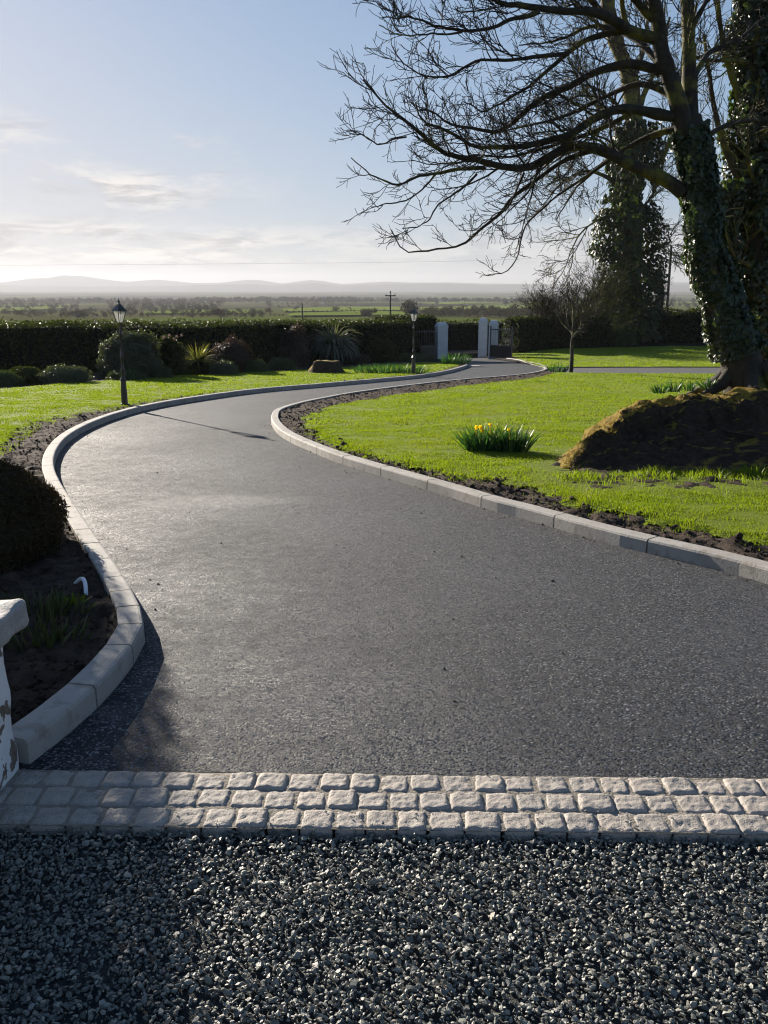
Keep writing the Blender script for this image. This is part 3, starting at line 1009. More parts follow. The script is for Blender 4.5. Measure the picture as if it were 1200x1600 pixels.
# ------------------------------------------------------------------ earth mound under the old tree
toe = at(890, 748, .085)
def mound():
    ns, nt = 150, 110
    sx = np.array([0, .10, .22, .36, .6, 1.])
    Cx = np.interp(np.linspace(0, 1, ns), sx, [1.86, 2.18, 2.62, 3.1, 4.2, 7.6])
    Cy = np.interp(np.linspace(0, 1, ns), sx, [8.85, 9.15, 9.6, 9.9, 10.0, 9.9])
    H = np.interp(np.linspace(0, 1, ns), sx, [.02, .27, .53, .65, .70, .72])
    Bx = np.interp(np.linspace(0, 1, ns), sx, [1.88, 2.2, 2.65, 3.2, 4.3, 7.7])
    By = np.interp(np.linspace(0, 1, ns), sx, [8.72, 8.68, 8.72, 8.75, 8.75, 8.7])
    Kx = np.interp(np.linspace(0, 1, ns), sx, [1.76, 1.82, 2.1, 2.6, 3.9, 7.6])
    Ky = np.interp(np.linspace(0, 1, ns), sx, [8.9, 9.5, 10.3, 11.3, 12.6, 13.0])
    V = []
    for i in range(ns):
        for j in range(nt):
            u = j / (nt - 1) * 2 - 1
            if u < 0:
                t = -u
                x = Cx[i] + (Bx[i] - Cx[i]) * t; y = Cy[i] + (By[i] - Cy[i]) * t ** 1.15
                z = H[i] * (1 - t ** .75) ** 1.1
                if t < .25: z = max(z, H[i] * (1 - .9 * t))
            else:
                x = Cx[i] + (Kx[i] - Cx[i]) * u; y = Cy[i] + (Ky[i] - Cy[i]) * u
                z = H[i] * (.5 + .5 * math.cos(math.pi * u))
            g = float(G(x, y)) + .075
            a = min(1, H[i] / .3) * (1 - abs(u) ** 3)
            q_ = Vector((x * 2.2, y * 2.2, z * 2.2))
            dv = mnoise.turbulence_vector(q_, 4, False, amplitude_scale=.6, frequency_scale=2.1)
            rd = mnoise.ridged_multi_fractal(Vector((x * 3.2, y * 3.2, z * 3)), 1., 2.1, 4, 1., 2.)
            h8 = mnoise.fractal(Vector((x * 9, y * 9, z * 9)), .9, 2., 4)
            V.append((x + .09 * a * dv.x, y + .09 * a * dv.y, g + z + .07 * a * dv.z + .045 * a * (rd - 1) + .028 * a * h8))
    Fq = [[i * nt + j, i * nt + j + 1, (i + 1) * nt + j + 1, (i + 1) * nt + j] for i in range(ns - 1) for j in range(nt - 1)]
    return np.array(V), np.array(Fq)


mv, mf = mound()
mo = obj('earth_mound', mv, [mf[:, ::-1]], M['mound'], smooth=True)
la = mo.data.attributes.new('lip', 'FLOAT', 'POINT')      # moss hangs over the lip of the heap
uu = np.tile(np.linspace(-1, 1, 110), 150)
la.data.foreach_set('value', np.where(uu < 0, 1 - sstep(.03, .16, -uu), 1 - sstep(.2, .7, uu)).astype(np.float32))
tag(mo, 'mossy brown earth mound heaped at the foot of the ivy covered tree', 'mound')
# shreds of dry moss and dead grass along its crest
crest = mv.reshape(150, 110, 3)[:, 44:85].reshape(-1, 3)
crest = crest[RNG.integers(0, len(crest), 4200)] + RNG.normal(0, .012, (4200, 3))
M['moss'] = leafmat('dry_moss', [(0, (.08, .05, .014)), (.5, (.22, .15, .035)), (1, (.27, .23, .055))], (1.2, 1., .6), 5, .8, .3, .2)
o = blades(crest - np.array([0, 0, .01]), RNG.uniform(.008, .026, 4200), RNG.uniform(.006, .012, 4200), M['moss'], 'moss', 1.6, mo)
o['kind'] = 'stuff'
face = mv.reshape(150, 110, 3)[:, 4:60].reshape(-1, 3)
fp_ = face[RNG.integers(0, len(face), 1500)]
fs_ = np.clip(RNG.lognormal(math.log(.012), .55, 1500), .005, .05)
o = stones(fp_ - np.array([0, .0, .0]), fs_, M['soil'], 'clods', .9); o.parent = mo; o['kind'] = 'stuff'
# bare roots showing through the earth
for k_ in range(9):
    i_ = RNG.integers(45, 120); j_ = RNG.integers(38, 52)
    g_ = mv.reshape(150, 110, 3)
    path = [g_[min(149, i_ + int(d_ * RNG.uniform(.2, 1.2))), j_ - d_] + RNG.normal(0, .012, 3) + np.array([0, -.012, .006]) for d_ in (0, 6, 12, 18, 24)]
    mb = MB(); mb.tube(catmull(np.array(path), .05), .006 + .008 * RNG.uniform(0, 1), 6); mb.build('root', M['bark'], mo, True)

# ------------------------------------------------------------------ old bare tree
TY = 10.55


def limb(px, y0, y1, r0, r1, n_=26, wig=.02):
    px = np.array(px, float)
    d = np.concatenate([[0], np.cumsum(np.hypot(*np.diff(px, axis=0).T))]); d /= d[-1]
    pts = np.array([P(x, y, y0 + (y1 - y0) * t) for (x, y), t in zip(px, d)])
    p = resample(catmull(pts, .08), n=n_)
    p = p + np.cumsum(RNG.normal(0, wig * .5, p.shape), 0) * np.linspace(0, 1, n_)[:, None]
    r = r0 + (r1 - r0) * np.linspace(0, 1, n_) ** .8
    r = r * (1 + RNG.normal(0, .06, n_))
    return p, r


trunk_px = [(1170, 640), (1166, 605), (1153, 545), (1128, 475), (1108, 415), (1098, 350), (1092, 290), (1086, 235), (1075, 185)]
root = empty('bare_tree', P(1165, 612, TY))
tag(root, 'large bare tree with ivy covered trunk standing on the mound', 'tree')
inv = -np.array(root.location)
LIMBS = [
    # stems
    ([(1072, 215), (1058, 159), (1030, 85), (1019, 28), (1007, -10), (992, -80), (970, -170)], 10.5, 10.3, .125, .05),
    ([(1080, 200), (1078, 136), (1075, 71), (1072, 0), (1066, -80), (1070, -180)], 10.6, 10.9, .11, .05),
    # A and its fork
    ([(1022, 60), (979, 46), (956, 31), (925, 20), (888, 21), (842, 17), (813, 14), (785, 17), (765, 4), (742, -2), (700, -12), (655, -8)], 10.4, 9.4, .075, .008),
    ([(842, 18), (820, 27), (799, 30), (771, 44), (723, 50), (694, 45), (657, 33), (625, 38), (598, 42)], 9.9, 9.2, .03, .006),
    ([(722, 50), (690, 54), (649, 52), (625, 46), (605, 35)], 9.5, 9.2, .014, .005),
    # B
    ([(979, 46), (945, 54), (911, 66), (888, 82), (860, 104), (827, 130), (799, 142), (775, 158), (752, 165), (730, 150)], 10.4, 10.0, .045, .006),
    ([(888, 84), (840, 88), (790, 95), (745, 98), (720, 112), (695, 124), (655, 122), (628, 112), (612, 88)], 10.2, 9.6, .03, .005),
    # C
    ([(1034, 112), (1013, 105), (982, 99), (931, 112), (888, 133), (865, 141), (827, 161), (799, 184), (774, 198), (728, 188), (694, 180), (672, 159), (648, 152)], 10.5, 10.9, .07, .007),
    # D
    ([(1060, 182), (1041, 181), (1002, 173), (968, 170), (931, 184), (888, 210), (856, 217), (813, 227), (779, 227), (737, 227), (714, 210), (691, 198), (657, 187), (643, 158)], 10.5, 9.7, .08, .007),
    ([(985, 178), (930, 205), (865, 226), (800, 243), (742, 236), (712, 246)], 10.4, 10.8, .035, .006),
    # E, the long low limb
    ([(1066, 300), (1058, 293), (1030, 276), (987, 259), (953, 242), (917, 230), (888, 230), (860, 245), (842, 256), (813, 267), (771, 264), (742, 254), (700, 247), (672, 231), (652, 214), (635, 195), (612, 178), (587, 150), (564, 127)], 10.5, 9.8, .095, .008),
    ([(757, 262), (706, 264), (683, 269), (652, 269), (621, 281), (590, 275), (567, 267), (541, 245)], 10.0, 9.6, .028, .005),
    ([(683, 269), (666, 288), (643, 306), (621, 312), (587, 316)], 9.9, 9.7, .014, .005),
    ([(745, 272), (725, 293), (700, 310), (683, 325), (672, 347), (652, 361), (626, 367)], 10.0, 9.8, .016, .005),
    ([(635, 214), (612, 218), (590, 226), (560, 212), (541, 208)], 9.9, 9.7, .012, .005),
    # F, G hanging limbs
    ([(930, 234), (895, 245), (870, 258), (836, 282), (799, 308), (779, 333), (745, 361), (711, 383), (672, 388), (643, 393), (623, 381), (612, 356)], 10.5, 10.6, .034, .006),
    ([(819, 270), (805, 299), (790, 325), (760, 345), (735, 358)], 10.0, 10.4, .016, .005),
    ([(960, 245), (920, 272), (870, 305), (842, 330), (819, 350), (810, 378), (802, 407), (782, 427), (757, 432)], 10.6, 11.0, .022, .005),
    # upward stems and deep limbs
    ([(979, 45), (972, 10), (962, -60), (940, -140)], 10.4, 10.2, .04, .01),
    ([(953, 30), (920, -2), (885, -50), (860, -120)], 10.4, 10.1, .04, .01),
    ([(1040, 110), (990, 60), (930, 40), (870, 60), (810, 70)], 10.6, 12.2, .05, .008),
    ([(1062, 200), (1010, 215), (950, 250), (905, 300), (880, 340)], 10.7, 12.0, .05, .007),
    ([(1050, 150), (1000, 130), (940, 150), (880, 180), (820, 200), (760, 215)], 10.6, 12.4, .05, .007),
    ([(1019, 30), (960, -30), (880, -60), (780, -60), (690, -40)], 10.4, 9.2, .05, .007),
    ([(1078, 130), (1110, 80), (1150, 60), (1200, 20)], 10.6, 11.5, .05, .01),
    ([(1074, 60), (1100, 0), (1140, -70)], 10.7, 11.2, .045, .01),
    ([(1080, 240), (1120, 200), (1170, 180), (1230, 170)], 10.6, 11.6, .05, .01),
]
bt = MB()
tp, tr = limb(trunk_px, TY, TY, .27, .15, 40, .0)
hgt = np.linspace(0, 1, 40)
tr = np.interp(hgt, [0, .1, .3, .55, 1], [.36, .25, .205, .175, .145])
tp0 = tp.copy()
# slightly fluted trunk
V, Fq = tubes((tp + inv)[None], tr[None], 20)
cen = np.repeat(tp + inv, 20, 0)
wob = np.array([1 + .10 * mnoise.fractal(Vector(v) * 2.2, 1., 2., 3) for v in V])
V = cen + (V - cen) * wob[:, None]
bt.add(V, [Fq])
for k_ in range(6):                                       # roots
    a = k_ * 1.05 + .3
    b0 = P(1165, 606, TY) + inv
    bt.tube([b0 + np.array([math.cos(a) * .16, math.sin(a) * .16, .28]), b0 + np.array([math.cos(a) * .33, math.sin(a) * .33, .06]), b0 + np.array([math.cos(a) * .7, math.sin(a) * .7, -.14])], [.09, .08, .03], 8)
bt.build('trunk', M['bark'], root, True)

cr = MB(); tw = MB()
LP, LR, LL = [], [], []
for (px, ya, yb, ra, rb) in LIMBS:
    p, r = limb(px, ya, yb, ra * .86, rb)
    LP.append(p + inv); LR.append(r); LL.append(np.linalg.norm(np.diff(p, axis=0), axis=1).sum())
LP, LR, LL = np.array(LP), np.array(LR), np.array(LL)
fill(cr, LP, LR, 9)
# side branches, twigs and spurs
lens = np.clip(LL / 3.5, .35, 1.4)
HANG = (11, 12, 13, 15, 16, 17)
P1, R1 = [], []
for i in range(len(LP)):
    a, b_ = grow(LP[i:i + 1], LR[i:i + 1], int(LL[i] / (.32 if i in HANG else .142)), .16, .97, (.45, 1.0), (.3 if i in HANG else .55) * lens[i], (.8 if i in HANG else 1.25) * lens[i], 10, .04, .13, .016, .0042, .72)
    P1.append(a); R1.append(b_)
P1 = np.concatenate(P1); R1 = np.concatenate(R1)
fill(cr, P1, R1, 5)
L1 = np.linalg.norm(np.diff(P1, axis=1), axis=2).sum(1)
P2, R2 = grow(P1, R1, np.maximum(3, L1 / .085).astype(int), .15, 1., (.4, .95), .22, .5, 7, .05, .16, .014, .0032, .45)
fill(tw, P2, R2, 4)
P3, R3 = grow(P2, R2, 4, .3, 1., (.4, 1.0), .07, .22, 4, .08, .16, .02, .003, .3)
fill(tw, P3, R3, 3)
print('twigs', len(P1), len(P2), len(P3))
crown = cr.build('crown', M['bark'], root, True)
tw.build('twigs', M['twig'], crown, False)


def ivy_on(path, rad, n_, size, thick, m, parent, lo=0., hi=1., name='ivy', seed=0.):
    t = RNG.uniform(lo, hi, n_)
    f = t * (len(path) - 1); i = np.minimum(f.astype(int), len(path) - 2); w = (f - i)[:, None]
    c = path[i] * (1 - w) + path[i + 1] * w
    tan = unit(path[i + 1] - path[i])
    r = np.interp(f, np.arange(len(path)), rad)
    a = RNG.uniform(0, 6.283, n_)
    e1 = unit(np.cross(tan, [0, 1, 0])); e2 = np.cross(tan, e1)
    rd = e1 * np.cos(a)[:, None] + e2 * np.sin(a)[:, None]
    lump = np.array([mnoise.fractal(Vector((math.cos(x) * 1.3 + seed, math.sin(x) * 1.3, y * 9)), 1., 2., 4) for x, y in zip(a, t)])
    k_ = lump > -.42
    rr_ = r + thick * np.clip(.55 + .9 * lump, .05, 2) * RNG.uniform(.35, 1, n_)
    p = (c + rd * rr_[:, None])[k_]
    V, Fq = leafcloud(p, (RNG.uniform(.6, 1.35, n_) * size)[k_], .8, (rd + np.array([0, 0, .35]))[k_], .6)
    return obj(name, V, [Fq], m, parent)


ivy_on(tp0 + inv, tr, 15000, .062, .10, M['ivy'], root, .205, .97, seed=2.)

# second ivy clad tree close behind, at the picture's right edge
ir = empty('ivy_tree', P(1205, 600, 12.8)); iv = -np.array(ir.location)
tag(ir, 'leaning mass of ivy on a trunk just behind the large bare tree', 'tree')
p, r = limb([(1205, 640), (1200, 560), (1188, 430), (1182, 300), (1178, 150), (1176, 0), (1172, -150)], 12.8, 12.8, .30, .17, 40)
mb = MB(); fill(mb, (p + iv)[None], r[None], 14); mb.build('trunk', M['bark'], ir, True)
ivy_on(p + iv, r, 26000, .07, .27, M['ivy'], ir, .02, 1., seed=8.)
p2, r2 = limb([(1140, 560), (1135, 430), (1136, 330), (1142, 220), (1150, 100), (1150, -20)], 12.6, 12.6, .06, .04, 30)
ivy_on(p2 + iv, r2, 9000, .065, .2, M['ivy'], ir, .0, .5, seed=5.)
mb = MB()
lp = []; lr = []
for (px, ya, yb, ra, rb) in [([(1180, 330), (1150, 270), (1120, 180), (1100, 60)], 12.7, 12.3, .06, .02), ([(1180, 200), (1140, 110), (1120, 0), (1110, -80)], 12.7, 12.2, .06, .02), ([(1178, 100), (1150, 95), (1120, 92), (1085, 86)], 12.7, 12.0, .035, .02),
                             ([(1182, 420), (1150, 400), (1130, 350), (1110, 330)], 12.6, 12.0, .03, .01), ([(1178, 20), (1140, -40), (1090, -80)], 12.7, 12.4, .06, .02), ([(1185, 300), (1165, 240), (1170, 160)], 12.6, 11.9, .03, .01)]:
    a, b_ = limb(px, ya, yb, ra, rb, 16); lp.append(a + iv); lr.append(b_)
lp, lr = np.array(lp), np.array(lr)
fill(mb, lp, lr, 7)
a1, b1 = grow(lp, lr, 9, .2, 1, (.4, 1.1), .5, 1.1, 9, .04, .15, .015, .004); fill(mb, a1, b1, 4)
a2, b2 = grow(a1, b1, 7, .2, 1, (.4, 1.1), .2, .5, 6, .03, .16, .014, .0035); fill(mb, a2, b2, 3)
mb.build('crown', M['barkmoss'], ir)
mb = MB(); mb.tube(np.array([P(1150, 612, 10.25), P(1152, 590, 10.3), P(1165, 560, 10.32), P(1166, 545, 10.36), P(1170, 520, 10.4)]), [.03, .028, .022, .018, .01], 6)

# far ivy clad tree on the bank
FY = 55.
fr = empty('ivy_tree', P(985, 524, FY)); fv = -np.array(fr.location)
tag(fr, 'tall tree thick with ivy on the bank behind the gravel path', 'tree')
p, r = limb([(985, 532), (985, 460), (986, 380), (984, 310), (988, 250), (992, 198), (985, 140), (965, 70), (948, 0), (940, -80)], FY, FY, .75, .34, 40, .1)
mb = MB(); fill(mb, (p + fv)[None], r[None], 14); mb.build('trunk', M['barkmoss'], fr, True)
rad = np.interp(np.linspace(0, 1, 40), [0, .1, .2, .4, .48, .6, 1], [.9, .8, .68, .62, .45, .05, 0]) + r
ivy_on(p + fv, rad, 15500, .24, .98, M['ivyfar'], fr, .0, .56, seed=4.)
mb = MB(); lp = []; lr = []
for (px, ya, yb, ra, rb) in [([(992, 198), (1005, 150), (1035, 90), (1050, 20)], 55, 54, .22, .06), ([(985, 290), (1010, 270), (1040, 235), (1050, 170), (1040, 120)], 55, 53, .2, .06), ([(988, 250), (960, 200), (920, 150), (890, 90)], 55, 56, .2, .05), ([(984, 310), (950, 280), (910, 270), (870, 290), (845, 320)], 55, 54, .16, .03),
                             ([(985, 400), (1010, 395), (1048, 387)], 55, 54, .16, .10), ([(965, 70), (920, 20), (880, -20)], 55, 55, .15, .04), ([(985, 140), (1010, 60), (1010, -20)], 55, 56, .18, .05), ([(984, 330), (940, 340), (900, 370), (880, 420)], 55, 53, .1, .02),
                             ([(988, 240), (930, 230), (890, 240), (850, 270)], 55, 57, .14, .03), ([(990, 200), (950, 150), (900, 130), (850, 140)], 55, 54, .14, .03), ([(984, 340), (1010, 320), (1040, 290)], 55, 54, .12, .03)]:
    a, b_ = limb(px, ya, yb, ra, rb, 16, .08); lp.append(a + fv); lr.append(b_)
lp, lr = np.array(lp), np.array(lr)
fill(mb, lp, lr, 7)
a1, b1 = grow(lp, lr, 10, .25, 1, (.4, 1.1), 2, 4.5, 9, .02, .16, .012, .02); fill(mb, a1, b1, 4)
a2, b2 = grow(a1, b1, 9, .2, 1, (.4, 1.1), .8, 2, 6, .0, .16, .012, .015); fill(mb, a2, b2, 3)
a3, b3 = grow(a2, b2, 3, .2, 1, (.4, 1.1), .3, .9, 5, .0, .16, .012, .012); fill(mb, a3, b3, 3)
mb.build('crown', M['barkmoss'], fr)


def bare(name, px, py, Y, H, spread, seed, label, m, stems=1, kk=(9, 7, 4), r0=.05, clear=.4, zb=None):
    base = P(px, py, Y)
    base[2] = float(G(base[0], base[1])) + .05 if zb is None else zb
    rt = empty(name, base)
    tag(rt, label, 'tree' if stems == 1 else 'shrub')
    lp, lr = [], []
    for s in range(stems):
        a = RNG.uniform(0, 6.28); ln = spread * (.2 if stems == 1 else RNG.uniform(.5, 1))
        q_ = np.linspace(0, 1, 14)[:, None]
        pth = q_ * np.array([math.cos(a) * ln * .6, math.sin(a) * ln * .6, H * RNG.uniform(.75, .95)]) + np.cumsum(RNG.normal(0, .012 * H, (14, 3)), 0) * q_
        lp.append(pth); lr.append(np.linspace(r0, r0 * .25, 14))
    lp, lr = np.array(lp), np.array(lr)
    mb_ = MB(); fill(mb_, lp, lr, 8); mb_.build('trunk' if stems == 1 else 'stem', m, rt, True)
    mb_ = MB()
    a1, b1 = grow(lp, lr, kk[0], clear, 1, (.6, 1.15), spread * .8, spread * 1.3, 9, .06, .12, .02, .006, .45); fill(mb_, a1, b1, 5)
    a2, b2 = grow(a1, b1, kk[1], .2, 1, (.4, 1.), spread * .25, spread * .6, 6, .06, .15, .016, .005); fill(mb_, a2, b2, 3)
    a3, b3 = grow(a2, b2, kk[2], .2, 1, (.4, 1.), spread * .1, spread * .25, 4, .05, .15, .016, .005); fill(mb_, a3, b3, 3)
    mb_.build('crown', m, rt)
    return rt


st = at(892, 582, .08)
bare('young_tree', 892, 582, st[1], 3.1, 1.35, 3, 'small bare young tree at the edge of the gravel path', M['bark'], 1, (17, 7, 4), .075, .42)
bare('bare_shrub', 930, 530, 52., 4.2, 2.3, 4, 'leafless brown shrub left of the far ivy tree', M['barkmoss'], 5, (16, 9, 5), .06, .1)
bare('bare_shrub', 870, 545, 50.5, 2.6, 2.0, 5, 'low tangle of leafless twigs beside the right hedge', M['dead'], 7, (16, 9, 4), .03, .05)
bare('bare_shrub', 1030, 500, 57., 4.0, 1.3, 6, 'thin leafless sapling between far ivy tree and pole', M['bark'], 2, (8, 6, 3), .05, .3)


# ------------------------------------------------------------------ hedges
def hedge(line, width, topz, label, n_, size, m, baseoff=-.1, rough=.1, name='hedge'):
    line = resample(np.asarray(line, float), .8)
    t = unit(np.gradient(line, axis=0)); nn = np.stack([-t[:, 1], t[:, 0]], 1)
    o0 = np.array([*line[len(line) // 2], float(G(*line[len(line) // 2]))])
    nc = 12
    sec = np.array([(-.5, 0), (-.52, .3), (-.5, .6), (-.46, .88), (-.36, .98), (-.12, 1), (.12, 1), (.36, .98), (.46, .88), (.5, .6), (.52, .3), (.5, 0)])
    tops = np.array([topz(*p) for p in line])
    def surf(fi, fj, out):
        i = np.clip(fi.astype(int), 0, len(line) - 2); w = (fi - i)[:, None]
        c = line[i] * (1 - w) + line[i + 1] * w; n2 = nn[i] * (1 - w) + nn[i + 1] * w
        tz = tops[i] * (1 - w[:, 0]) + tops[i + 1] * w[:, 0]
        so = np.interp(fj, np.arange(nc), sec[:, 0]) * width; sh = np.interp(fj, np.arange(nc), sec[:, 1])
        b_ = G(c[:, 0], c[:, 1]) + baseoff
        xy = c + n2 * so[:, None]
        z = b_ + (tz - b_) * sh
        lump = np.array([mnoise.fractal(Vector((x * .9, y * .9, q_ * 1.4)), 1., 2., 3) for x, y, q_ in zip(xy[:, 0], xy[:, 1], z)])
        e = out + rough * 1.4 * lump
        nrm = np.column_stack([n2 * (so / width * 2)[:, None], (sh > .9) * 1.2])
        return np.column_stack([xy, z]) + unit(nrm) * e[:, None] - o0, nrm
    fi, fj = np.meshgrid(np.linspace(0, len(line) - 1.001, len(line)), np.arange(nc), indexing='ij')
    Vc, _ = surf(fi.ravel(), fj.ravel().astype(float), np.full(fi.size, -.09))
    a_ = len(line)
    Fq = np.array([[i * nc + j, i * nc + j + 1, (i + 1) * nc + j + 1, (i + 1) * nc + j] for i in range(a_ - 1) for j in range(nc - 1)])
    caps = [list(range(nc)), list(range((a_ - 1) * nc, a_ * nc))]
    mb_ = MB(); mb_.add(Vc, [Fq, caps]); core = mb_.build(name, M['hedgecore'])
    core.location = o0
    ps = [surf(RNG.uniform(0, len(line) - 1.001, n_), RNG.uniform(0, nc - 1, n_), RNG.uniform(-.1, .06, n_) + RNG.exponential(.025, n_))]
    # the two ends
    for e_, sgn in ((0., -1), (len(line) - 1.001, 1)):
        k2 = int(n_ * .05) + 60
        q_, nr = surf(np.full(k2, e_), RNG.uniform(0, nc - 1, k2), np.zeros(k2))
        mid = np.array([*(line[0] if e_ == 0 else line[-1]), 0]) - o0
        f = RNG.uniform(0, 1, (k2, 1))
        q_[:, :2] = q_[:, :2] * f + mid[:2] * (1 - f)
        tv = np.append(t[0] if e_ == 0 else t[-1], 0) * sgn
        ps.append((q_ + tv * RNG.uniform(0, .12, (k2, 1)), np.repeat(tv[None], k2, 0)))
    pp = np.concatenate([x[0] for x in ps]); nr = np.concatenate([x[1] for x in ps])
    V, Fl = leafcloud(pp, RNG.uniform(.6, 1.4, len(pp)) * size, .6, nr + np.array([0, 0, .3]), .9)
    obj('foliage', V, [Fl], m, core)
    return tag(core, label, 'hedge')


hl = [(-27, 21.5), (-14.3, 28), (-6, 35.7), (-1, 42.8), (1.6, 46.6)]
hedge(catmull(np.array(hl), .8), 1.3, lambda x, y: np.interp(y, [21, 30.5, 42.5, 47.2], [.7, .34, -.03, -.12]), 'long dark clipped hedge behind the shrub bed on the left', 42000, .10, M['hedge'])
hedge([(-.35, 46.3), (2.45, 47.3)], 1.5, lambda x, y: .07, 'taller flat topped block of hedge beside the left gate pillar', 6500, .10, M['hedge'], rough=.05)
hedge([(-22, 56.5), (34, 56.5)], 1.4, lambda x, y: -.5, 'dark hedge across the road seen through the gateway', 16000, .13, M['hedge'])
hedge([(6.9, 49.6), (12.5, 52.5)], 1.6, lambda x, y: -.1, 'dark hedge right of the open gate', 9000, .12, M['hedge'])
hedge([(15.8, 56.0), (32, 55.0)], 2.2, lambda x, y: .12, 'rough dark hedge between the far ivy tree and the bare tree', 13000, .14, M['hedge'], rough=.22)


# ------------------------------------------------------------------ shrubs of the bed
def pshrub(px, py_base, py_top, wpx, name, label, m, seed, n_=4500, size=.09, Y=None, aspect=.45, jit=.8, deep=1.0):
    if Y is None:
        b_ = at(px, py_base, .05); Y = b_[1]
    else:
        b_ = P(px, py_base, Y); b_[2] = float(G(b_[0], b_[1])) + .04
    t = P(px, py_top, Y)
    hh = max(.15, t[2] - b_[2])
    rz = hh / 1.32
    rx = wpx / 2 / F * Y
    return shrub(name, tuple(b_), (rx, rx * deep, rz), n_, size, m, label, seed, aspect, None, True, jit)


M['sh_grey'] = leafmat('greygreen_leaf', [(0, (.03, .04, .026)), (.5, (.055, .068, .042)), (1, (.09, .10, .055))], (1.3, 1.4, .5), 1.2, .5, .35, .4)
M['sh_green'] = leafmat('green_leaf', [(0, (.02, .032, .012)), (.5, (.038, .056, .018)), (1, (.065, .085, .025))], (1.3, 1.5, .5), 1.2, .45, .35, .4)
M['sh_red'] = leafmat('red_brown_leaf', [(0, (.022, .013, .009)), (.5, (.036, .023, .014)), (1, (.055, .038, .021))], (1.3, 1., .5), 1.2, .5, .35, .4)
pshrub(207, 592, 524, 92, 'round_shrub', 'big rounded grey green shrub behind the left lamp post', M['sh_grey'], 1, 9000, .10, 27.5)
pshrub(266, 592, 527, 46, 'dark_shrub', 'dark shrub with a few orange flowers between round shrub and spiky plant', M['hedge'], 2, 4000, .09, 28.5)
pshrub(365, 586, 532, 62, 'red_brown_shrub', 'reddish brown shrub right of the spiky plant', M['sh_red'], 3, 5000, .08, 31)
pshrub(462, 577, 512, 50, 'upright_shrub', 'dull red shrub with upright stems against the hedge', M['sh_red'], 4, 4000, .09, 36.5)
pshrub(100, 602, 572, 78, 'low_shrub', 'low grey green mound at the left end of the bed', M['sh_grey'], 5, 3500, .07, 24.6)
pshrub(200, 594, 578, 60, 'low_shrub', 'low green mound at the foot of the big round shrub', M['sh_green'], 6, 2500, .07, 26)
pshrub(250, 589, 571, 40, 'low_shrub', 'low dark mound below the shrub with orange flowers', M['sh_green'], 7, 2000, .07, 27)
pshrub(350, 583, 566, 42, 'low_shrub', 'small pale dome just right of the spiky plant', M['sh_grey'], 8, 2500, .07, 29)
pshrub(398, 581, 563, 44, 'low_shrub', 'small dark dome right of the pale dome', M['sh_green'], 9, 2500, .07, 31)
pshrub(440, 579, 560, 46, 'low_shrub', 'low dull shrub below the dull red upright stems', M['sh_green'], 10, 2500, .08, 33.5)
pshrub(595, 572, 532, 60, 'broad_shrub', 'broad dark shrub in front of the tall hedge block', M['hedge'], 11, 4500, .10, 42)
pshrub(640, 571, 553, 66, 'low_shrub', 'low shrub in front of the left gate', M['sh_green'], 12, 3000, .09, 43.5)
pshrub(560, 574, 555, 44, 'low_shrub', 'low shrub right of the arching grey shrub', M['sh_red'], 13, 2600, .09, 39)
pshrub(40, 606, 575, 60, 'low_shrub', 'low dull shrub at the far left of the bed', M['hedge'], 14, 3000, .08, 24.6)
pshrub(-12, 609, 580, 80, 'low_shrub', 'low dark shrub cut by the left edge of the picture', M['sh_green'], 17, 3000, .08, 23.6)
pshrub(960, 538, 508, 70, 'low_shrub', 'low green bramble below the far ivy tree', M['sh_green'], 15, 4000, .14, 53)
pshrub(300, 588, 560, 70, 'low_shrub', 'dark undergrowth around the spiky plant', M['hedge'], 16, 3500, .08, 30)
# flowers on the dark shrub
mb = MB()
q0 = P(268, 527, 28.2)
M['orange'] = mat('orange_flower', [(.3, (.5, .14, .03)), (.7, (.6, .3, .2))], 5, .6)
ds = bpy.data.objects['dark_shrub']
for k_ in range(6):
    c_ = q0 + RNG.normal(0, 1, 3) * np.array([.18, .1, .04]) - np.array(ds.location)
    V = [c_ + np.array([0, -.02, 0])] + [c_ + np.array([math.cos(t) * r_, .02, math.sin(t) * r_]) for t, r_ in zip(np.arange(10) * .6283, [.06, .03] * 5)]
    obj('flower', V, [[[0, 1 + t, 1 + (t + 1) % 10] for t in range(10)]], M['orange'], ds)


def strap_plant(name, c, n_, L, w, m, label, droop=1.2, spread=.9, cat='plant', z0=0., base=.08, par=None, seg=6):
    mb_ = MB()
    for i in range(n_):
        a = RNG.uniform(0, 6.283); el = math.acos(RNG.uniform(math.cos(spread * 1.3), 1))
        d = np.array([math.sin(el) * math.cos(a), math.sin(el) * math.sin(a), math.cos(el)])
        l_ = L * RNG.uniform(.65, 1.1)
        p_ = np.array([math.cos(a) * base * RNG.uniform(0, 1), math.sin(a) * base * RNG.uniform(0, 1), z0])
        sd = unit(np.cross(d, [0, 0, 1.]) + RNG.normal(0, .25, 3))
        V = []
        for s in range(seg + 1):
            t = s / seg
            ww = w * (1 - t ** 2.2) * .5 + .0015
            V += [p_ - sd * ww, p_ + sd * ww]
            d = unit(d + np.array([0, 0, -droop * .12 * (t + .3) * (1 + el)]))
            p_ = p_ + d * l_ / seg
        mb_.add(V, [[[2 * s, 2 * s + 1, 2 * s + 3, 2 * s + 2] for s in range(seg)]])
    o_ = mb_.build(name, m, par)
    if par is None:
        o_.location = c
        tag(o_, label, cat)
    return o_


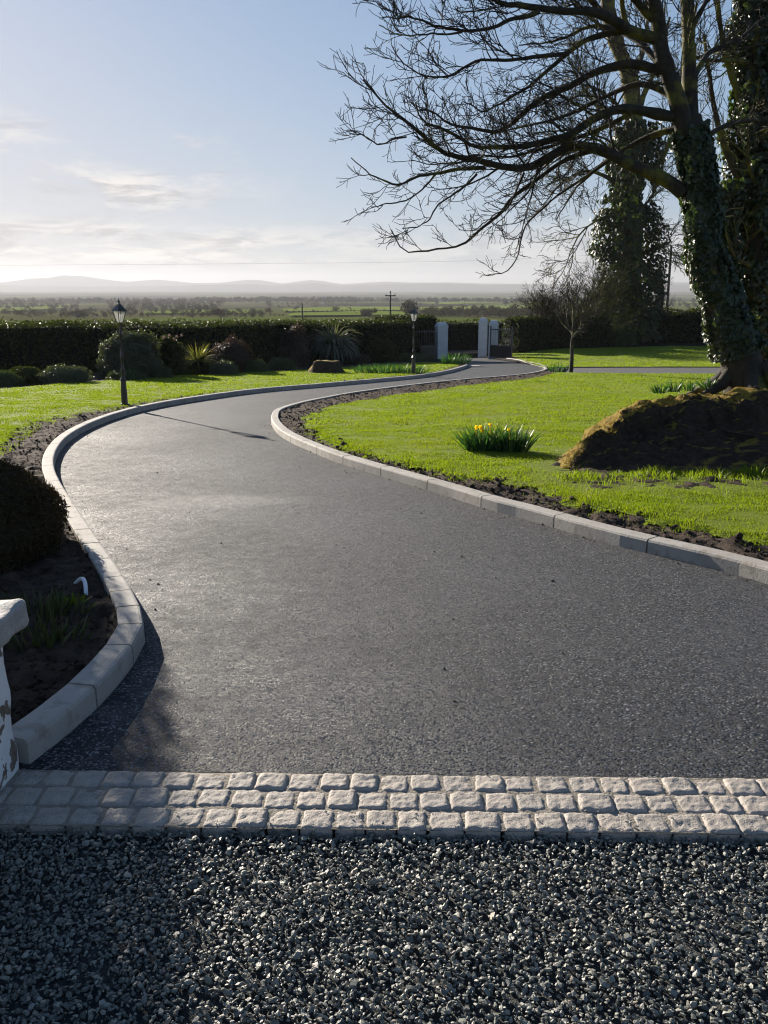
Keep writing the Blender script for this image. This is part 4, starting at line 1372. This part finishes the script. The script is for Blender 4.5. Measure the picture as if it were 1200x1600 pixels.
M['yucca'] = leafmat('spiky_leaf', [(0, (.06, .075, .02)), (.5, (.11, .125, .03)), (1, (.16, .16, .04))], (1.4, 1.3, .5), 1.2, .4, .45, .5)
M['arch'] = leafmat('arching_leaf', [(0, (.05, .06, .04)), (.5, (.09, .10, .07)), (1, (.14, .15, .10))], (1.2, 1.2, .6), 1.2, .45, .35, .5)
cp = P(310, 572, 29.6); cp[2] = float(G(cp[0], cp[1])) + .05
strap_plant('spiky_plant', tuple(cp), 130, .72, .045, M['yucca'], 'spiky yellow green cordyline like plant in the shrub bed', .8, 1.2, z0=.42)
cp = P(522, 572, 38.5); cp[2] = float(G(cp[0], cp[1])) + .05
strap_plant('arching_shrub', tuple(cp), 330, 1.35, .07, M['arch'], 'large grey green shrub of drooping arching leaves', 2.6, 1.0, z0=.75, base=.25, cat='shrub')

# mossy stump on the left lawn
sp_ = at(512, 582, .08)
mb = MB(); n_ = 22
prof = [(.0, .42), (.3, .43), (.42, .40), (.47, .30), (.55, .12), (.66, -.05)]
mb.lathe(prof, n_)
V = np.concatenate(mb.v); V = V * np.array([1.05, .8, .9]) * np.array([1 + .18 * mnoise.fractal(Vector(v) * 2.5, 1., 2., 3) for v in V])[:, None]
o = obj('tree_stump', V, [np.concatenate(mb.f[4])], M['mound'], smooth=True); o.location = sp_
tag(o, 'low mossy tree stump on the lawn below the arching shrub', 'stump')


# ------------------------------------------------------------------ daffodils
def daff(px, py, L, n_, rad, label, flowers=0, dz=.08, name='daffodil_clump', Y=None, sy=.6, m='daff', w=.014):
    c = at(px, py, dz) if Y is None else P(px, py, Y)
    mb_ = MB()
    for i in range(n_):
        a = RNG.uniform(0, 6.283); r_ = rad * math.sqrt(RNG.uniform(0, 1))
        p_ = np.array([r_ * math.cos(a), r_ * math.sin(a) * sy, -.01])
        d = unit(np.array([p_[0] / rad * .55 + RNG.normal(0, .18), p_[1] / rad * .4 + RNG.normal(0, .18), 1.]))
        sd = unit(np.cross(d, RNG.normal(0, 1, 3))); l_ = L * RNG.uniform(.6, 1.1)
        V = []
        for s in range(5):
            t = s / 4; ww = w * .5 * (1 - t ** 3) + .001
            V += [p_ - sd * ww, p_ + sd * ww]
            d = unit(d + np.array([d[0] * .12, d[1] * .12, -.06 * t])); p_ = p_ + d * l_ / 4
        mb_.add(V, [[[2 * s, 2 * s + 1, 2 * s + 3, 2 * s + 2] for s in range(4)]])
    o_ = mb_.build(name, M[m]); o_.location = c
    tag(o_, label, 'daffodils')
    for i in range(flowers):
        f = MB(); a = RNG.uniform(0, 6.283)
        fp = np.array([rad * .8 * math.cos(a) * RNG.uniform(.2, 1), rad * .5 * math.sin(a) * RNG.uniform(.2, 1), L * RNG.uniform(.72, .94)])
        f.tube([fp * np.array([.8, .8, 0]), fp * np.array([.9, .9, .6]), fp], .004, 5)
        dr = unit(np.array([RNG.normal(-.4, .5), RNG.normal(-.5, .4), .15]))
        e1 = unit(np.cross(dr, [0, 0, 1.])); e2 = np.cross(e1, dr)
        for k_ in range(6):
            b_ = k_ * math.pi / 3
            o1 = e1 * math.cos(b_) + e2 * math.sin(b_); o2 = -e1 * math.sin(b_) + e2 * math.cos(b_)
            f.add([fp, fp + o1 * .017 + o2 * .010, fp + o1 * .032 + dr * .004, fp + o1 * .017 - o2 * .010], [[[0, 1, 2, 3]]])
        ring = lambda r_, z_: [fp + dr * z_ + (e1 * math.cos(x) + e2 * math.sin(x)) * r_ for x in np.arange(8) / 8 * 6.283]
        f.add(ring(.009, 0) + ring(.012, .02) + ring(.017, .028), [[[i_ * 8 + j, i_ * 8 + (j + 1) % 8, i_ * 8 + 8 + (j + 1) % 8, i_ * 8 + 8 + j] for i_ in range(2) for j in range(8)]])
        f.build('flower', M['petal'], o_)
    return o_


daff(758, 704, .32, 260, .22, 'clump of daffodil leaves with yellow flowers on the right lawn, left of its twin', 4)
daff(800, 706, .32, 190, .17, 'leafy daffodil clump close to the mound, right of the flowering clump', 1)
daff(612, 583, .34, 420, 1.2, 'long row of green daffodil leaves beside the far lamp post', 0, sy=.3, w=.02)
daff(712, 569, .5, 160, .5, 'dark clump of leaves at the foot of the left gate pillar', 0, w=.03)
daff(1031, 613, .12, 26, .07, 'small sprouting daffodil tuft, leftmost of those behind the mound', 0, Y=10.4)
daff(1051, 611, .15, 30, .08, 'tallest sprouting daffodil tuft behind the mound crest', 0, Y=10.4)
daff(1076, 609, .12, 30, .09, 'broad sprouting daffodil tuft behind the mound crest', 0, Y=10.5)
daff(1106, 606, .14, 26, .06, 'sprouting daffodil tuft nearest the trunk of the bare tree', 0, Y=10.4)
daff(872, 581, .35, 60, .25, 'little green tuft beside the young tree', 0, w=.03)
M['dullgrass'] = leafmat('dull_leaf', [(0, (.02, .03, .012)), (.5, (.04, .055, .02)), (1, (.09, .085, .035))], (1.3, 1.4, .6), 3, .5, .3, .4)
daff(62, 960, .13, 100, .24, 'dark drooping leaves below the round dark bush', 0, .05, 'leaf_clump', m='dullgrass')
daff(70, 1005, .13, 90, .2, 'withered leaf clump between wall and bush', 0, .05, 'leaf_clump', m='dullgrass')
daff(112, 946, .07, 60, .06, 'tiny bright green weed beside the white conduit', 0, .05, 'weed', m='grass', w=.012)

# round dark bush by the wall
bc = at(20, 968, .05)
bush_c = np.array([-2.98, 5.42, float(G(-3.0, 5.3)) + .03])
M['conifer'] = leafmat('dark_conifer', [(0, (.024, .018, .008)), (.5, (.048, .037, .015)), (1, (.085, .06, .024))], (1.3, 1., .5), 2.5, .6, .3, .3)
shrub('round_bush', tuple(bush_c), (.92, .92, .46), 60000, .040, M['conifer'], 'dense round dark bush beside the left kerb and wall', 21, .22, jit=1.2, cat='bush', amp=.07)
shrub('round_bush', (-4.85, 7.22, float(G(-4.85, 7.22)) + .03), (1.46, 1.46, 1.66), 44000, .05, M['conifer'], 'taller dark bush past the left edge, behind the dense round bush', 22, .22, jit=1.2, cat='bush', amp=.07)

# long tufts of grass in front of the mound
tx = RNG.uniform(1.6, 6, 5200); ty = 8.55 - RNG.exponential(.22, 5200)
kk = ty > 6.6
h_ = RNG.uniform(.05, .13, 5200) * np.clip(.7 + .8 * fbm(tx, ty, 3, 2), .3, 1.6)
tag(blades(np.column_stack([tx, ty, lawnz(tx, ty) - .01])[kk], h_[kk], RNG.uniform(.005, .008, 5200)[kk], M['grass'], 'long_grass', .8), 'uncut longer grass in front of the mound', 'grass', kind='stuff')

# ------------------------------------------------------------------ white conduit loop
h0 = at(113, 914, .05); h1 = at(134, 932, .05)
q_ = np.linspace(0, 1, 12)
pts = np.array([h0 + (h1 - h0) * t + np.array([.03 * math.sin(math.pi * t), 0, .075 * math.sin(math.pi * min(1, t * 1.02)) - .01]) for t in q_])
mb = MB(); mb.tube(pts, .011, 10)
tag(mb.build('conduit', M['plastic'], smooth=True), 'white plastic conduit looping out of the soil by the bush', 'conduit')

# ------------------------------------------------------------------ low wall, front left
wr = empty('garden_wall', (-1.45, 2.7, 0)); tag(wr, 'low white wall with flaking paint and a rough granite capping', 'wall')
def rough_box(x0, x1, y0, y1, z0, z1, st_, amp, m, name, parent, off, rnd=.02, seed=0.):
    bm = bmesh.new()
    bmesh.ops.create_cube(bm, size=1)
    for v in bm.verts: v.co = Vector((x0 + (v.co.x + .5) * (x1 - x0), y0 + (v.co.y + .5) * (y1 - y0), z0 + (v.co.z + .5) * (z1 - z0)))
    bmesh.ops.bevel(bm, geom=bm.edges[:], offset=rnd, segments=3, affect='EDGES', profile=.5)
    for ax, (a, b_) in enumerate(((x0, x1), (y0, y1), (z0, z1))):
        c_ = a + st_
        while c_ < b_ - st_ * .5:
            co = Vector((0, 0, 0)); no = Vector((0, 0, 0)); co[ax] = c_; no[ax] = 1
            bmesh.ops.bisect_plane(bm, geom=bm.verts[:] + bm.edges[:] + bm.faces[:], plane_co=co, plane_no=no)
            c_ += st_
    bm.normal_update()
    for v in bm.verts:
        d = amp * mnoise.fractal(v.co * 9 + Vector((seed, 0, 0)), 1., 2., 4)
        v.co += v.normal * d
        v.co -= Vector(off)
    me = bpy.data.meshes.new(name); bm.to_mesh(me); bm.free(); me.materials.append(m)
    me.polygons.foreach_set('use_smooth', np.ones(len(me.polygons), bool))
    return link(name, me, parent)
off = (-1.45, 2.7, 0)
rough_box(-1.66, -1.252, 1.2, 2.78, -.1, .487, .035, .010, M['paint'], 'wall', wr, off, .03, 1.)
rough_box(-1.70, -1.203, 1.15, 2.845, .49, .582, .03, .011, M['cap'], 'capping', wr, off, .02, 5.)


# ------------------------------------------------------------------ lamp posts
def lamp(px, py, pyt, label, lean=0.):
    b_ = at(px, py, .03); Y = b_[1]
    H_ = P(px, pyt, Y)[2] - b_[2]
    k_ = H_ / 2.1
    r_ = empty('lamp_post', tuple(b_)); tag(r_, label, 'lamp post')
    r_.rotation_euler = (0, lean, .4)
    m_ = MB(); m_.box((0, 0, .03 * k_), (.17 * k_, .17 * k_, .08 * k_)); m_.lathe(np.array([(.068, .07), (.062, .3), (.052, .50), (.062, .52), (.062, .545), (.036, .60)]) * k_, 8, rot=.39); m_.build('pedestal', M['black'], r_)
    m_ = MB(); m_.lathe(np.array([(.034, .58), (.03, .70), (.04, .72), (.04, .745), (.027, .77), (.026, .95), (.036, .965), (.036, .99), (.024, 1.02), (.021, 1.40), (.032, 1.415), (.032, 1.44), (.019, 1.46), (.017, 1.60)]) * k_, 14); m_.build('shaft', M['black'], r_, True)
    m_ = MB()
    for s in (-1, 1): m_.tube(np.array([(0, 0, 1.49), (s * .10, 0, 1.49), (s * .115, 0, 1.49)]) * k_, [.008 * k_, .007 * k_, .012 * k_], 8)
    m_.build('ladder_bar', M['black'], r_)
    # lantern: four leaning panes in a frame
    lt = empty('lantern', (0, 0, 1.60 * k_)); lt.parent = r_; lt.rotation_euler = (0, 0, .5)
    bw, tw_, h0_, h1_ = .042 * k_, .088 * k_, .05 * k_, .275 * k_
    m_ = MB(); m_.lathe(np.array([(.018, 0), (.022, .02), (.048, .035), (.066, .045), (.066, .055), (.0, .056)]) * k_, 4, rot=math.pi / 4)
    for i in range(4):
        a = math.pi / 4 + i * math.pi / 2; a2 = a + math.pi / 2
        c1 = np.array([math.cos(a), math.sin(a), 0]) * 1.414; c2 = np.array([math.cos(a2), math.sin(a2), 0]) * 1.414
        up0, up1 = np.array([0, 0, h0_]), np.array([0, 0, h1_])
        m_.tube([c1 * bw + up0, c1 * tw_ + up1], .0085 * k_, 6)
        m_.tube([c1 * tw_ + up1, c2 * tw_ + up1], .010 * k_, 6)
    m_.build('frame', M['black'], lt)
    for i in range(4):
        a = math.pi / 4 + i * math.pi / 2; a2 = a + math.pi / 2
        c1 = np.array([math.cos(a), math.sin(a), 0]) * 1.38; c2 = np.array([math.cos(a2), math.sin(a2), 0]) * 1.38
        obj('pane', [c1 * bw + [0, 0, h0_], c2 * bw + [0, 0, h0_], c2 * tw_ + [0, 0, h1_], c1 * tw_ + [0, 0, h1_]], [[[0, 1, 2, 3]]], M['glass'], lt)
    m_ = MB(); m_.lathe(np.array([(.148, .268), (.145, .285), (.10, .33), (.055, .375), (.045, .385), (.045, .40), (.02, .415), (.012, .43), (.026, .445), (.026, .455), (.010, .47), (.006, .50), (.001, .525)]) * k_, 4, rot=math.pi / 4); m_.build('roof', M['black'], lt)
    return r_


lamp(195, 636, 467, 'black lamp post with glass lantern at the bend of the drive, on the left lawn', .012)
lamp(646, 586, 478, 'black lamp post with glass lantern near the left gate pillar')


# ------------------------------------------------------------------ gateway
def pillar(px, pyb, pyt, wpx, Y, label, rz):
    w = wpx / F * Y
    b_ = P(px, pyb, Y); b_[2] = float(G(b_[0], b_[1])) - .05
    top = P(px, pyt, Y)[2] - b_[2]
    r_ = empty('gate_pillar', tuple(b_), rz); tag(r_, label, 'gate pillar')
    m_ = MB(); m_.box((0, 0, top * .43), (w, w, top * .86)); m_.build('shaft', M['white'], r_)
    m_ = MB(); m_.box((0, 0, top * .885), (w * 1.06, w * 1.06, top * .05 - .004)); m_.box((0, 0, top * .955), (w * 1.0, w * 1.0, top * .085), 0, .62); m_.build('cap', M['white'], r_)
    return b_


pillar(689, 562, 503, 16, 46.2, 'white gate pillar left of the gateway', .25)
pillar(770, 560, 500, 13.5, 47.0, 'white gate pillar carrying the open right gate', -.2)
pillar(754, 550, 496.5, 13, 50.0, 'white gate pillar at the roadside, leftmost of the right hand pair', -.2)
# low white wing wall between the two right pillars and right of the gate
def gate(hinge, d, Wd, Hh, label, bars=9):
    r_ = empty('iron_gate', tuple(hinge), math.atan2(d[1], d[0])); tag(r_, label, 'gate')
    m_ = MB()
    for x in (0.03, Wd - .03): m_.box((x, 0, Hh * .5), (.055, .055, Hh))
    for z in (.10, Hh * .42, Hh * .90): m_.box((Wd / 2, 0, z), (Wd - .115, .045, .05))
    m_.build('frame', M['iron'], r_)
    m_ = MB(); m_.box((Wd / 2, 0, (.125 + Hh * .42 - .025) / 2), (Wd - .12, .02, Hh * .42 - .15 - .004)); m_.build('panel', M['black'], r_)
    for i in range(bars):
        x = .06 + (Wd - .12) * (i + 1) / (bars + 1)
        m_ = MB(); m_.tube([(x, 0, Hh * .42 + .027), (x, 0, Hh * .9 - .027)], .011, 6); m_.tube([(x, 0, Hh * .9 + .027), (x, 0, Hh * .97)], [.014, .004], 6); m_.build('bar', M['iron'], r_)
    return r_


hg = P(765, 562, 46.4); hg[2] = float(G(hg[0], hg[1])) + .04
gate(hg, (.62, -.78), 1.55, 1.65, 'open grey iron gate leaning back from the right pillar')
hg = P(680, 562, 46.0); hg[2] = float(G(hg[0], hg[1])) + .08
gate(hg, (-.93, -.36), 1.5, 1.5, 'open iron gate with dark lower panel left of the left pillar')
# round drain cover in the gateway
dc = at(741, 571.5, .006)
mb = MB(); mb.lathe([(0, .012), (.26, .012), (.28, .002), (.30, -.01)], 24); o = mb.build('drain_cover', M['kerb']); o.location = dc
tag(o, 'pale round drain cover in the tarmac inside the gate', 'drain cover')
# ------------------------------------------------------------------ poles and cable
def upole(px, pyt, Y, label, arm=True, r=.11):
    t = P(px, pyt, Y); z0 = float(G(t[0], t[1])) - .3
    r_ = empty('utility_pole', (t[0], t[1], z0)); tag(r_, label, 'utility pole')
    H_ = t[2] - z0
    m_ = MB(); m_.tube([(0, 0, 0), (0, 0, H_ * .5), (0, 0, H_)], [r, r * .9, r * .75], 10); m_.build('pole', M['pole'], r_, True)
    if arm:
        m_ = MB(); m_.box((0, -.16, H_ - .5), (1.2, .1, .12)); m_.build('crossarm', M['pole'], r_)
        for x in (-.5, 0, .5):
            m_ = MB(); m_.lathe([(.0, -.44), (.05, -.44), (.06, -.35), (.03, -.28), (.05, -.22), (0, -.18)], 8, (x, -.16, H_)); m_.build('insulator', M['white'], r_, True)
    return t


upole(610, 455, 105, 'wooden pole with crossarm in the field behind the hedge')
upole(472, 474, 150, 'smaller far wooden pole left of the crossarm pole', False, .14)
pt = upole(1049, 385, 70, 'plain tall pole between far ivy tree and bare tree', False, .12)
mb = MB(); ca = np.array([P(-500, 417, 64), P(0, 414.5, 66), P(380, 412, 67.5), P(750, 407, 69), np.array(pt) - [0, 0, .3]]); mb.tube(catmull(ca, 2), .0045, 5)
tag(mb.build('overhead_cable', M['black']), 'thin overhead cable running across the sky to the tall pole', 'cable')


# ------------------------------------------------------------------ far trees, woods and houses
def treecloud(base, h, w, n_, rng_sz):
    """leafless far trees as clouds of twig sprays"""
    N_ = len(base)
    idx = np.repeat(np.arange(N_), n_)
    d = unit(RNG.normal(0, 1, (len(idx), 3))) * (RNG.uniform(0, 1, len(idx)) ** .45)[:, None]
    lob = unit(RNG.normal(0, 1, (N_, 4, 3)))[idx, RNG.integers(0, 4, len(idx))] * .45
    d = d * .65 + lob
    c = base[idx] + np.stack([d[:, 0] * w[idx] * .5, d[:, 1] * w[idx] * .5, h[idx] * (.46 + .5 * d[:, 2])], 1)
    c[:, 2] = np.maximum(c[:, 2], base[idx][:, 2] + .1)
    return leafcloud(c, RNG.uniform(.5, 1.3, len(idx)) * (w[idx] * rng_sz), .45)


def far_pt(px, py):
    """pixel of a tree's foot -> ground point"""
    return at(px, py)


def field_tree(px, pyb, pyt, wpx, label, n_=420):
    b_ = far_pt(px, pyb)
    Y = b_[1]; h = P(px, pyt, Y)[2] - b_[2]; w = wpx / F * Y
    r_ = empty('field_tree', tuple(b_)); tag(r_, label, 'tree')
    V, Fq = treecloud(np.array([[0, 0, h * .08]]), np.array([h * .95]), np.array([w]), n_, .11)
    obj('crown', V, [Fq], M['wood_far'], r_)
    m_ = MB(); m_.tube([(0, 0, -.5), (0, 0, h * .35), (0, 0, h * .7)], [w * .035, w * .028, w * .01], 7)
    for i in range(5):
        a = RNG.uniform(0, 6.28); m_.tube([(0, 0, h * .3), (math.cos(a) * w * .2, math.sin(a) * w * .2, h * .6), (math.cos(a) * w * .33, math.sin(a) * w * .33, h * .85)], [w * .015, w * .01, w * .004], 5)
    m_.build('trunk', M['bark'], r_, True)


field_tree(646, 495, 468, 40, 'bare round field tree behind the far lamp post', 700)
field_tree(577, 496.5, 480, 30, 'low wide bare tree left of the crossarm pole', 600)
field_tree(525, 489, 476, 14, 'single bare tree standing in the bright field')
field_tree(345, 496, 478, 34, 'dark hazy tree just above the left part of the hedge', 600)
field_tree(122, 497, 484, 36, 'dark round hazy tree left of the near lamp post', 500)
field_tree(320, 488, 474, 16, 'small hazy tree left of the far pole')
field_tree(420, 480, 469, 14, 'small hazy tree above the middle of the long hedge')
field_tree(790, 478, 469, 12, 'small dark tree right of the gateway far across the field')
field_tree(683, 476, 467, 9, 'tiny lone tree in the pale field above the gate')

M['field'] = mat('pasture', [(.3, (.12, .16, .03)), (.5, (.15, .195, .038)), (.7, (.17, .20, .05))], .012, .95, 0, spec=0)
M['stubble'] = mat('stubble_field', [(.3, (.12, .112, .055)), (.7, (.17, .155, .08))], .012, .95, 0, spec=0)
for k_, (m_, pl) in enumerate([('field', [(655, 481), (760, 478.5), (850, 478), (845, 484), (660, 487)]), ('field', [(440, 484), (520, 480), (640, 480), (640, 486), (445, 488.5)]), ('field', [(455, 491), (560, 488), (640, 489), (640, 494), (450, 496)]),
                            ('field', [(0, 482), (95, 478), (105, 482), (0, 488)]), ('field', [(225, 489), (300, 486.5), (400, 487), (390, 491), (230, 492)]), ('stubble', [(-100, 460), (200, 458), (330, 459), (300, 462), (-100, 464)]),
                            ('field', [(820, 472), (1000, 469), (1150, 470), (1150, 474), (830, 477)]), ('field', [(640, 474), (720, 472), (780, 473), (700, 476)]), ('stubble', [(860, 486), (1150, 483), (1150, 490), (870, 494)]), ('field', [(380, 470), (480, 468), (470, 471.5), (390, 473)])]):
    q_ = np.array([at(*p)[:2] for p in pl])
    tag(sheet('field', q_, max(12, np.ptp(q_[:, 1]) / 14), lambda x, y: G(x, y) + .8, M[m_]), 'pale far field in the valley', 'field', kind='structure')

B, Hh, Ww = [], [], []
def wood(pxa, pxb, pya, pyb, n_, hpx, wf=.9):
    for i in range(n_):
        px = RNG.uniform(pxa, pxb); f = RNG.uniform(0, 1); py = pya + (pyb - pya) * f
        b_ = far_pt(px, py); 
        h = hpx * RNG.uniform(.6, 1.2) / F * b_[1]
        B.append(b_); Hh.append(h); Ww.append(h * wf * RNG.uniform(.8, 1.5))
def row(pxa, pya, pxb, pyb, n_, hpx):
    for i in range(n_):
        t = (i + RNG.uniform(0, 1)) / n_
        b_ = far_pt(pxa + (pxb - pxa) * t, pya + (pyb - pya) * t); h = hpx * RNG.uniform(.35, 1.2) / F * b_[1]
        B.append(b_); Hh.append(h); Ww.append(h * RNG.uniform(1., 1.8))
wood(-180, 430, 488, 497, 260, 9)
wood(-180, 120, 476, 486, 130, 9)
wood(170, 350, 476, 487, 110, 10)
wood(660, 860, 489, 496, 170, 13)
wood(300, 560, 466, 474, 260, 8)
wood(560, 950, 465, 471, 260, 7)
wood(-180, 320, 467, 475, 260, 7)
wood(820, 1250, 470, 485, 120, 9)
wood(-180, 1000, 459.5, 464, 420, 4.0)
wood(-180, 950, 456, 459, 420, 2.8)
wood(-180, 950, 453, 456, 300, 1.8)
row(440, 488.5, 620, 486, 24, 3.5); row(420, 494, 800, 492, 40, 3); row(430, 480, 700, 477, 34, 3.5); row(690, 481, 900, 478, 24, 3)
row(-100, 481, 200, 480, 26, 4); row(430, 476, 560, 474, 18, 4); row(540, 479, 560, 494, 8, 4); row(470, 477, 455, 492, 8, 5)
row(860, 492, 1150, 488, 30, 5); row(900, 480, 1150, 478, 24, 6); row(850, 470, 1150, 469, 30, 7)
B = np.array(B); Hh = np.array(Hh); Ww = np.array(Ww)
V, Fq = treecloud(B, Hh, Ww, 110, .2)
tag(obj('woods', V, [Fq], M['wood_far']), 'hazy bare woods and hedgerows across the valley', 'woods', kind='stuff')
for i, (px, py, wp, lab) in enumerate([(300, 478, 5, 'white farmhouse in the hazy woods above the left hedge'), (320, 470.5, 4, 'tiny white cottage far up the valley on the left'), (468, 470.5, 6, 'white bungalow among far trees above the far pole'), (505, 474, 4, 'tiny pale house left of the bright field'),
                                  (690, 467.5, 6, 'pale farm shed beyond the lone tree'), (722, 469, 5, 'white house right of the lone tree'), (795, 465, 5, 'pale house far right near the young tree'), (150, 494, 5, 'small white gable low above the hedge left of the lamp')]):
    b_ = far_pt(px, py); w = wp / F * b_[1]; d_ = w * .55; hh = w * .34
    r_ = empty('house', tuple(b_), RNG.uniform(-.4, .4)); tag(r_, lab, 'house')
    m_ = MB(); m_.box((0, 0, hh / 2 - .3), (w, d_, hh + .6)); m_.build('wall', M['housewall'], r_)
    y_ = d_ / 2 + .25; x_ = w / 2 + .2
    V = [(-x_, -y_, hh + .02), (x_, -y_, hh + .02), (x_, y_, hh + .02), (-x_, y_, hh + .02), (-x_, 0, hh + d_ * .5), (x_, 0, hh + d_ * .5)]
    obj('roof', V, [[[0, 1, 5, 4], [2, 3, 4, 5], [0, 3, 2, 1]], [[0, 4, 3], [1, 2, 5]]], M['slate'], r_)

# ------------------------------------------------------------------ haze
hz = MB(); hz.box((0, 0, 25), (20600, 20600, 190))
hm = bpy.data.materials.new('haze'); hm.use_nodes = True
nt = hm.node_tree; nt.nodes.remove(nt.nodes['Principled BSDF'])
pv = nd(nt, 'ShaderNodeVolumePrincipled')
pv.inputs['Color'].default_value = (.50, .52, .575, 1)
pv.inputs['Density'].default_value = 1.35e-4
pv.inputs['Anisotropy'].default_value = .3
lk(nt, pv.outputs[0], nt.nodes['Material Output'].inputs['Volume'])
tag(hz.build('haze', hm), 'pale air haze over the valley', 'haze', kind='stuff')

# ------------------------------------------------------------------ light, sky, camera
SUN_EL, SUN_AZ = R(16), R(-33.9)                        # azimuth from +Y towards +X
sd = Vector((math.sin(SUN_AZ) * math.cos(SUN_EL), math.cos(SUN_AZ) * math.cos(SUN_EL), math.sin(SUN_EL)))
sl = bpy.data.lights.new('sun', 'SUN'); sl.energy = 5.0; sl.angle = R(.5); sl.color = (1, .905, .775)
so = bpy.data.objects.new('sun', sl); COL.objects.link(so); so.rotation_euler = sd.to_track_quat('Z', 'Y').to_euler()

w = bpy.data.worlds.new('World'); SC.world = w; w.use_nodes = True
nt = w.node_tree; bg = nt.nodes['Background']
sky = nd(nt, 'ShaderNodeTexSky'); sky.sky_type = 'NISHITA'; sky.sun_disc = False
sky.sun_elevation = SUN_EL; sky.sun_rotation = SUN_AZ
sky.air_density = 1.0; sky.dust_density = .35; sky.ozone_density = 3.0
tc = nd(nt, 'ShaderNodeTexCoord')
sp = nd(nt, 'ShaderNodeSeparateXYZ'); lk(nt, tc.outputs['Generated'], sp.inputs[0])
mp = nd(nt, 'ShaderNodeMapping'); mp.inputs['Scale'].default_value = (7, 7, 34); lk(nt, tc.outputs['Generated'], mp.inputs[0])
n1 = noise(nt, mp.outputs[0], 1.0, 8, .6, .3)
band1 = math_(nt, 'MULTIPLY', mrange(nt, sp.outputs[2], .012, .03), mrange(nt, sp.outputs[2], .045, .075, 1, 0))
leftw = mrange(nt, sp.outputs[0], -.02, -.30)
c1 = math_(nt, 'MULTIPLY', mrange(nt, n1, .37, .53), band1)
c1 = math_(nt, 'MULTIPLY', c1, math_(nt, 'MULTIPLY_ADD', leftw, .6, .4))
mp2 = nd(nt, 'ShaderNodeMapping'); mp2.inputs['Scale'].default_value = (5, 5, 14); mp2.inputs['Location'].default_value = (3.1, 1.7, .4); lk(nt, tc.outputs['Generated'], mp2.inputs[0])
n2 = noise(nt, mp2.outputs[0], 1.3, 8, .6, .2)
band2 = math_(nt, 'MULTIPLY', mrange(nt, sp.outputs[2], .05, .09), mrange(nt, sp.outputs[2], .13, .19, 1, 0))
c2 = math_(nt, 'MULTIPLY', math_(nt, 'MULTIPLY', mrange(nt, n2, .47, .66), band2), mrange(nt, sp.outputs[0], -.05, -.33))
cl_ = math_(nt, 'MAXIMUM', c1, c2)
n3 = noise(nt, mp.outputs[0], 2.2, 8, .62, .4)
cloudc = mixc(nt, mrange(nt, n3, .42, .62), (5.0, 4.6, 4.2), (2.5, 2.4, 2.35))
def soft(c_, k_):
    a = nd(nt, 'ShaderNodeVectorMath', operation='SCALE'); lk(nt, c_, a.inputs[0]); a.inputs['Scale'].default_value = 1 / k_
    b_ = nd(nt, 'ShaderNodeVectorMath', operation='ADD'); lk(nt, a.outputs[0], b_.inputs[0]); b_.inputs[1].default_value = (1, 1, 1)
    d_ = nd(nt, 'ShaderNodeVectorMath', operation='DIVIDE'); lk(nt, c_, d_.inputs[0]); lk(nt, b_.outputs[0], d_.inputs[1])
    return d_.outputs[0]
col = mixc(nt, 1., soft(sky.outputs[0], 5.0), (.87, .945, 1.13), 'MULTIPLY')
# thin veil of high cloud on the sun's side
veil = math_(nt, 'MULTIPLY', mrange(nt, sp.outputs[0], .10, -.42), mrange(nt, sp.outputs[2], .34, .02))
veil = math_(nt, 'MULTIPLY', veil, math_(nt, 'MULTIPLY_ADD', n2, .8, .25))
col = mixc(nt, math_(nt, 'MULTIPLY', veil, .5), col, (3.7, 3.2, 2.65))
col = mixc(nt, math_(nt, 'MULTIPLY', cl_, .85), col, cloudc)
lk(nt, col, bg.inputs[0])
bg.inputs[1].default_value = .084

cam = bpy.data.cameras.new('camera'); co = bpy.data.objects.new('camera', cam); COL.objects.link(co)
co.location = (0, 0, CAMZ); co.rotation_euler = (math.pi / 2 - PITCH, 0, 0)
cam.sensor_fit = 'VERTICAL'; cam.sensor_height = 36; cam.lens = 36 * F / 1600
cam.clip_start = .05; cam.clip_end = 40000
SC.camera = co
SC.view_settings.view_transform = 'Standard'; SC.view_settings.look = 'None'
SC.view_settings.exposure = 1.3; SC.view_settings.gamma = 1
SC.cycles.max_bounces = 6; SC.cycles.transparent_max_bounces = 12; SC.cycles.volume_bounces = 0
SC.cycles.use_denoising = True
SC.cycles.filter_width = 1.15
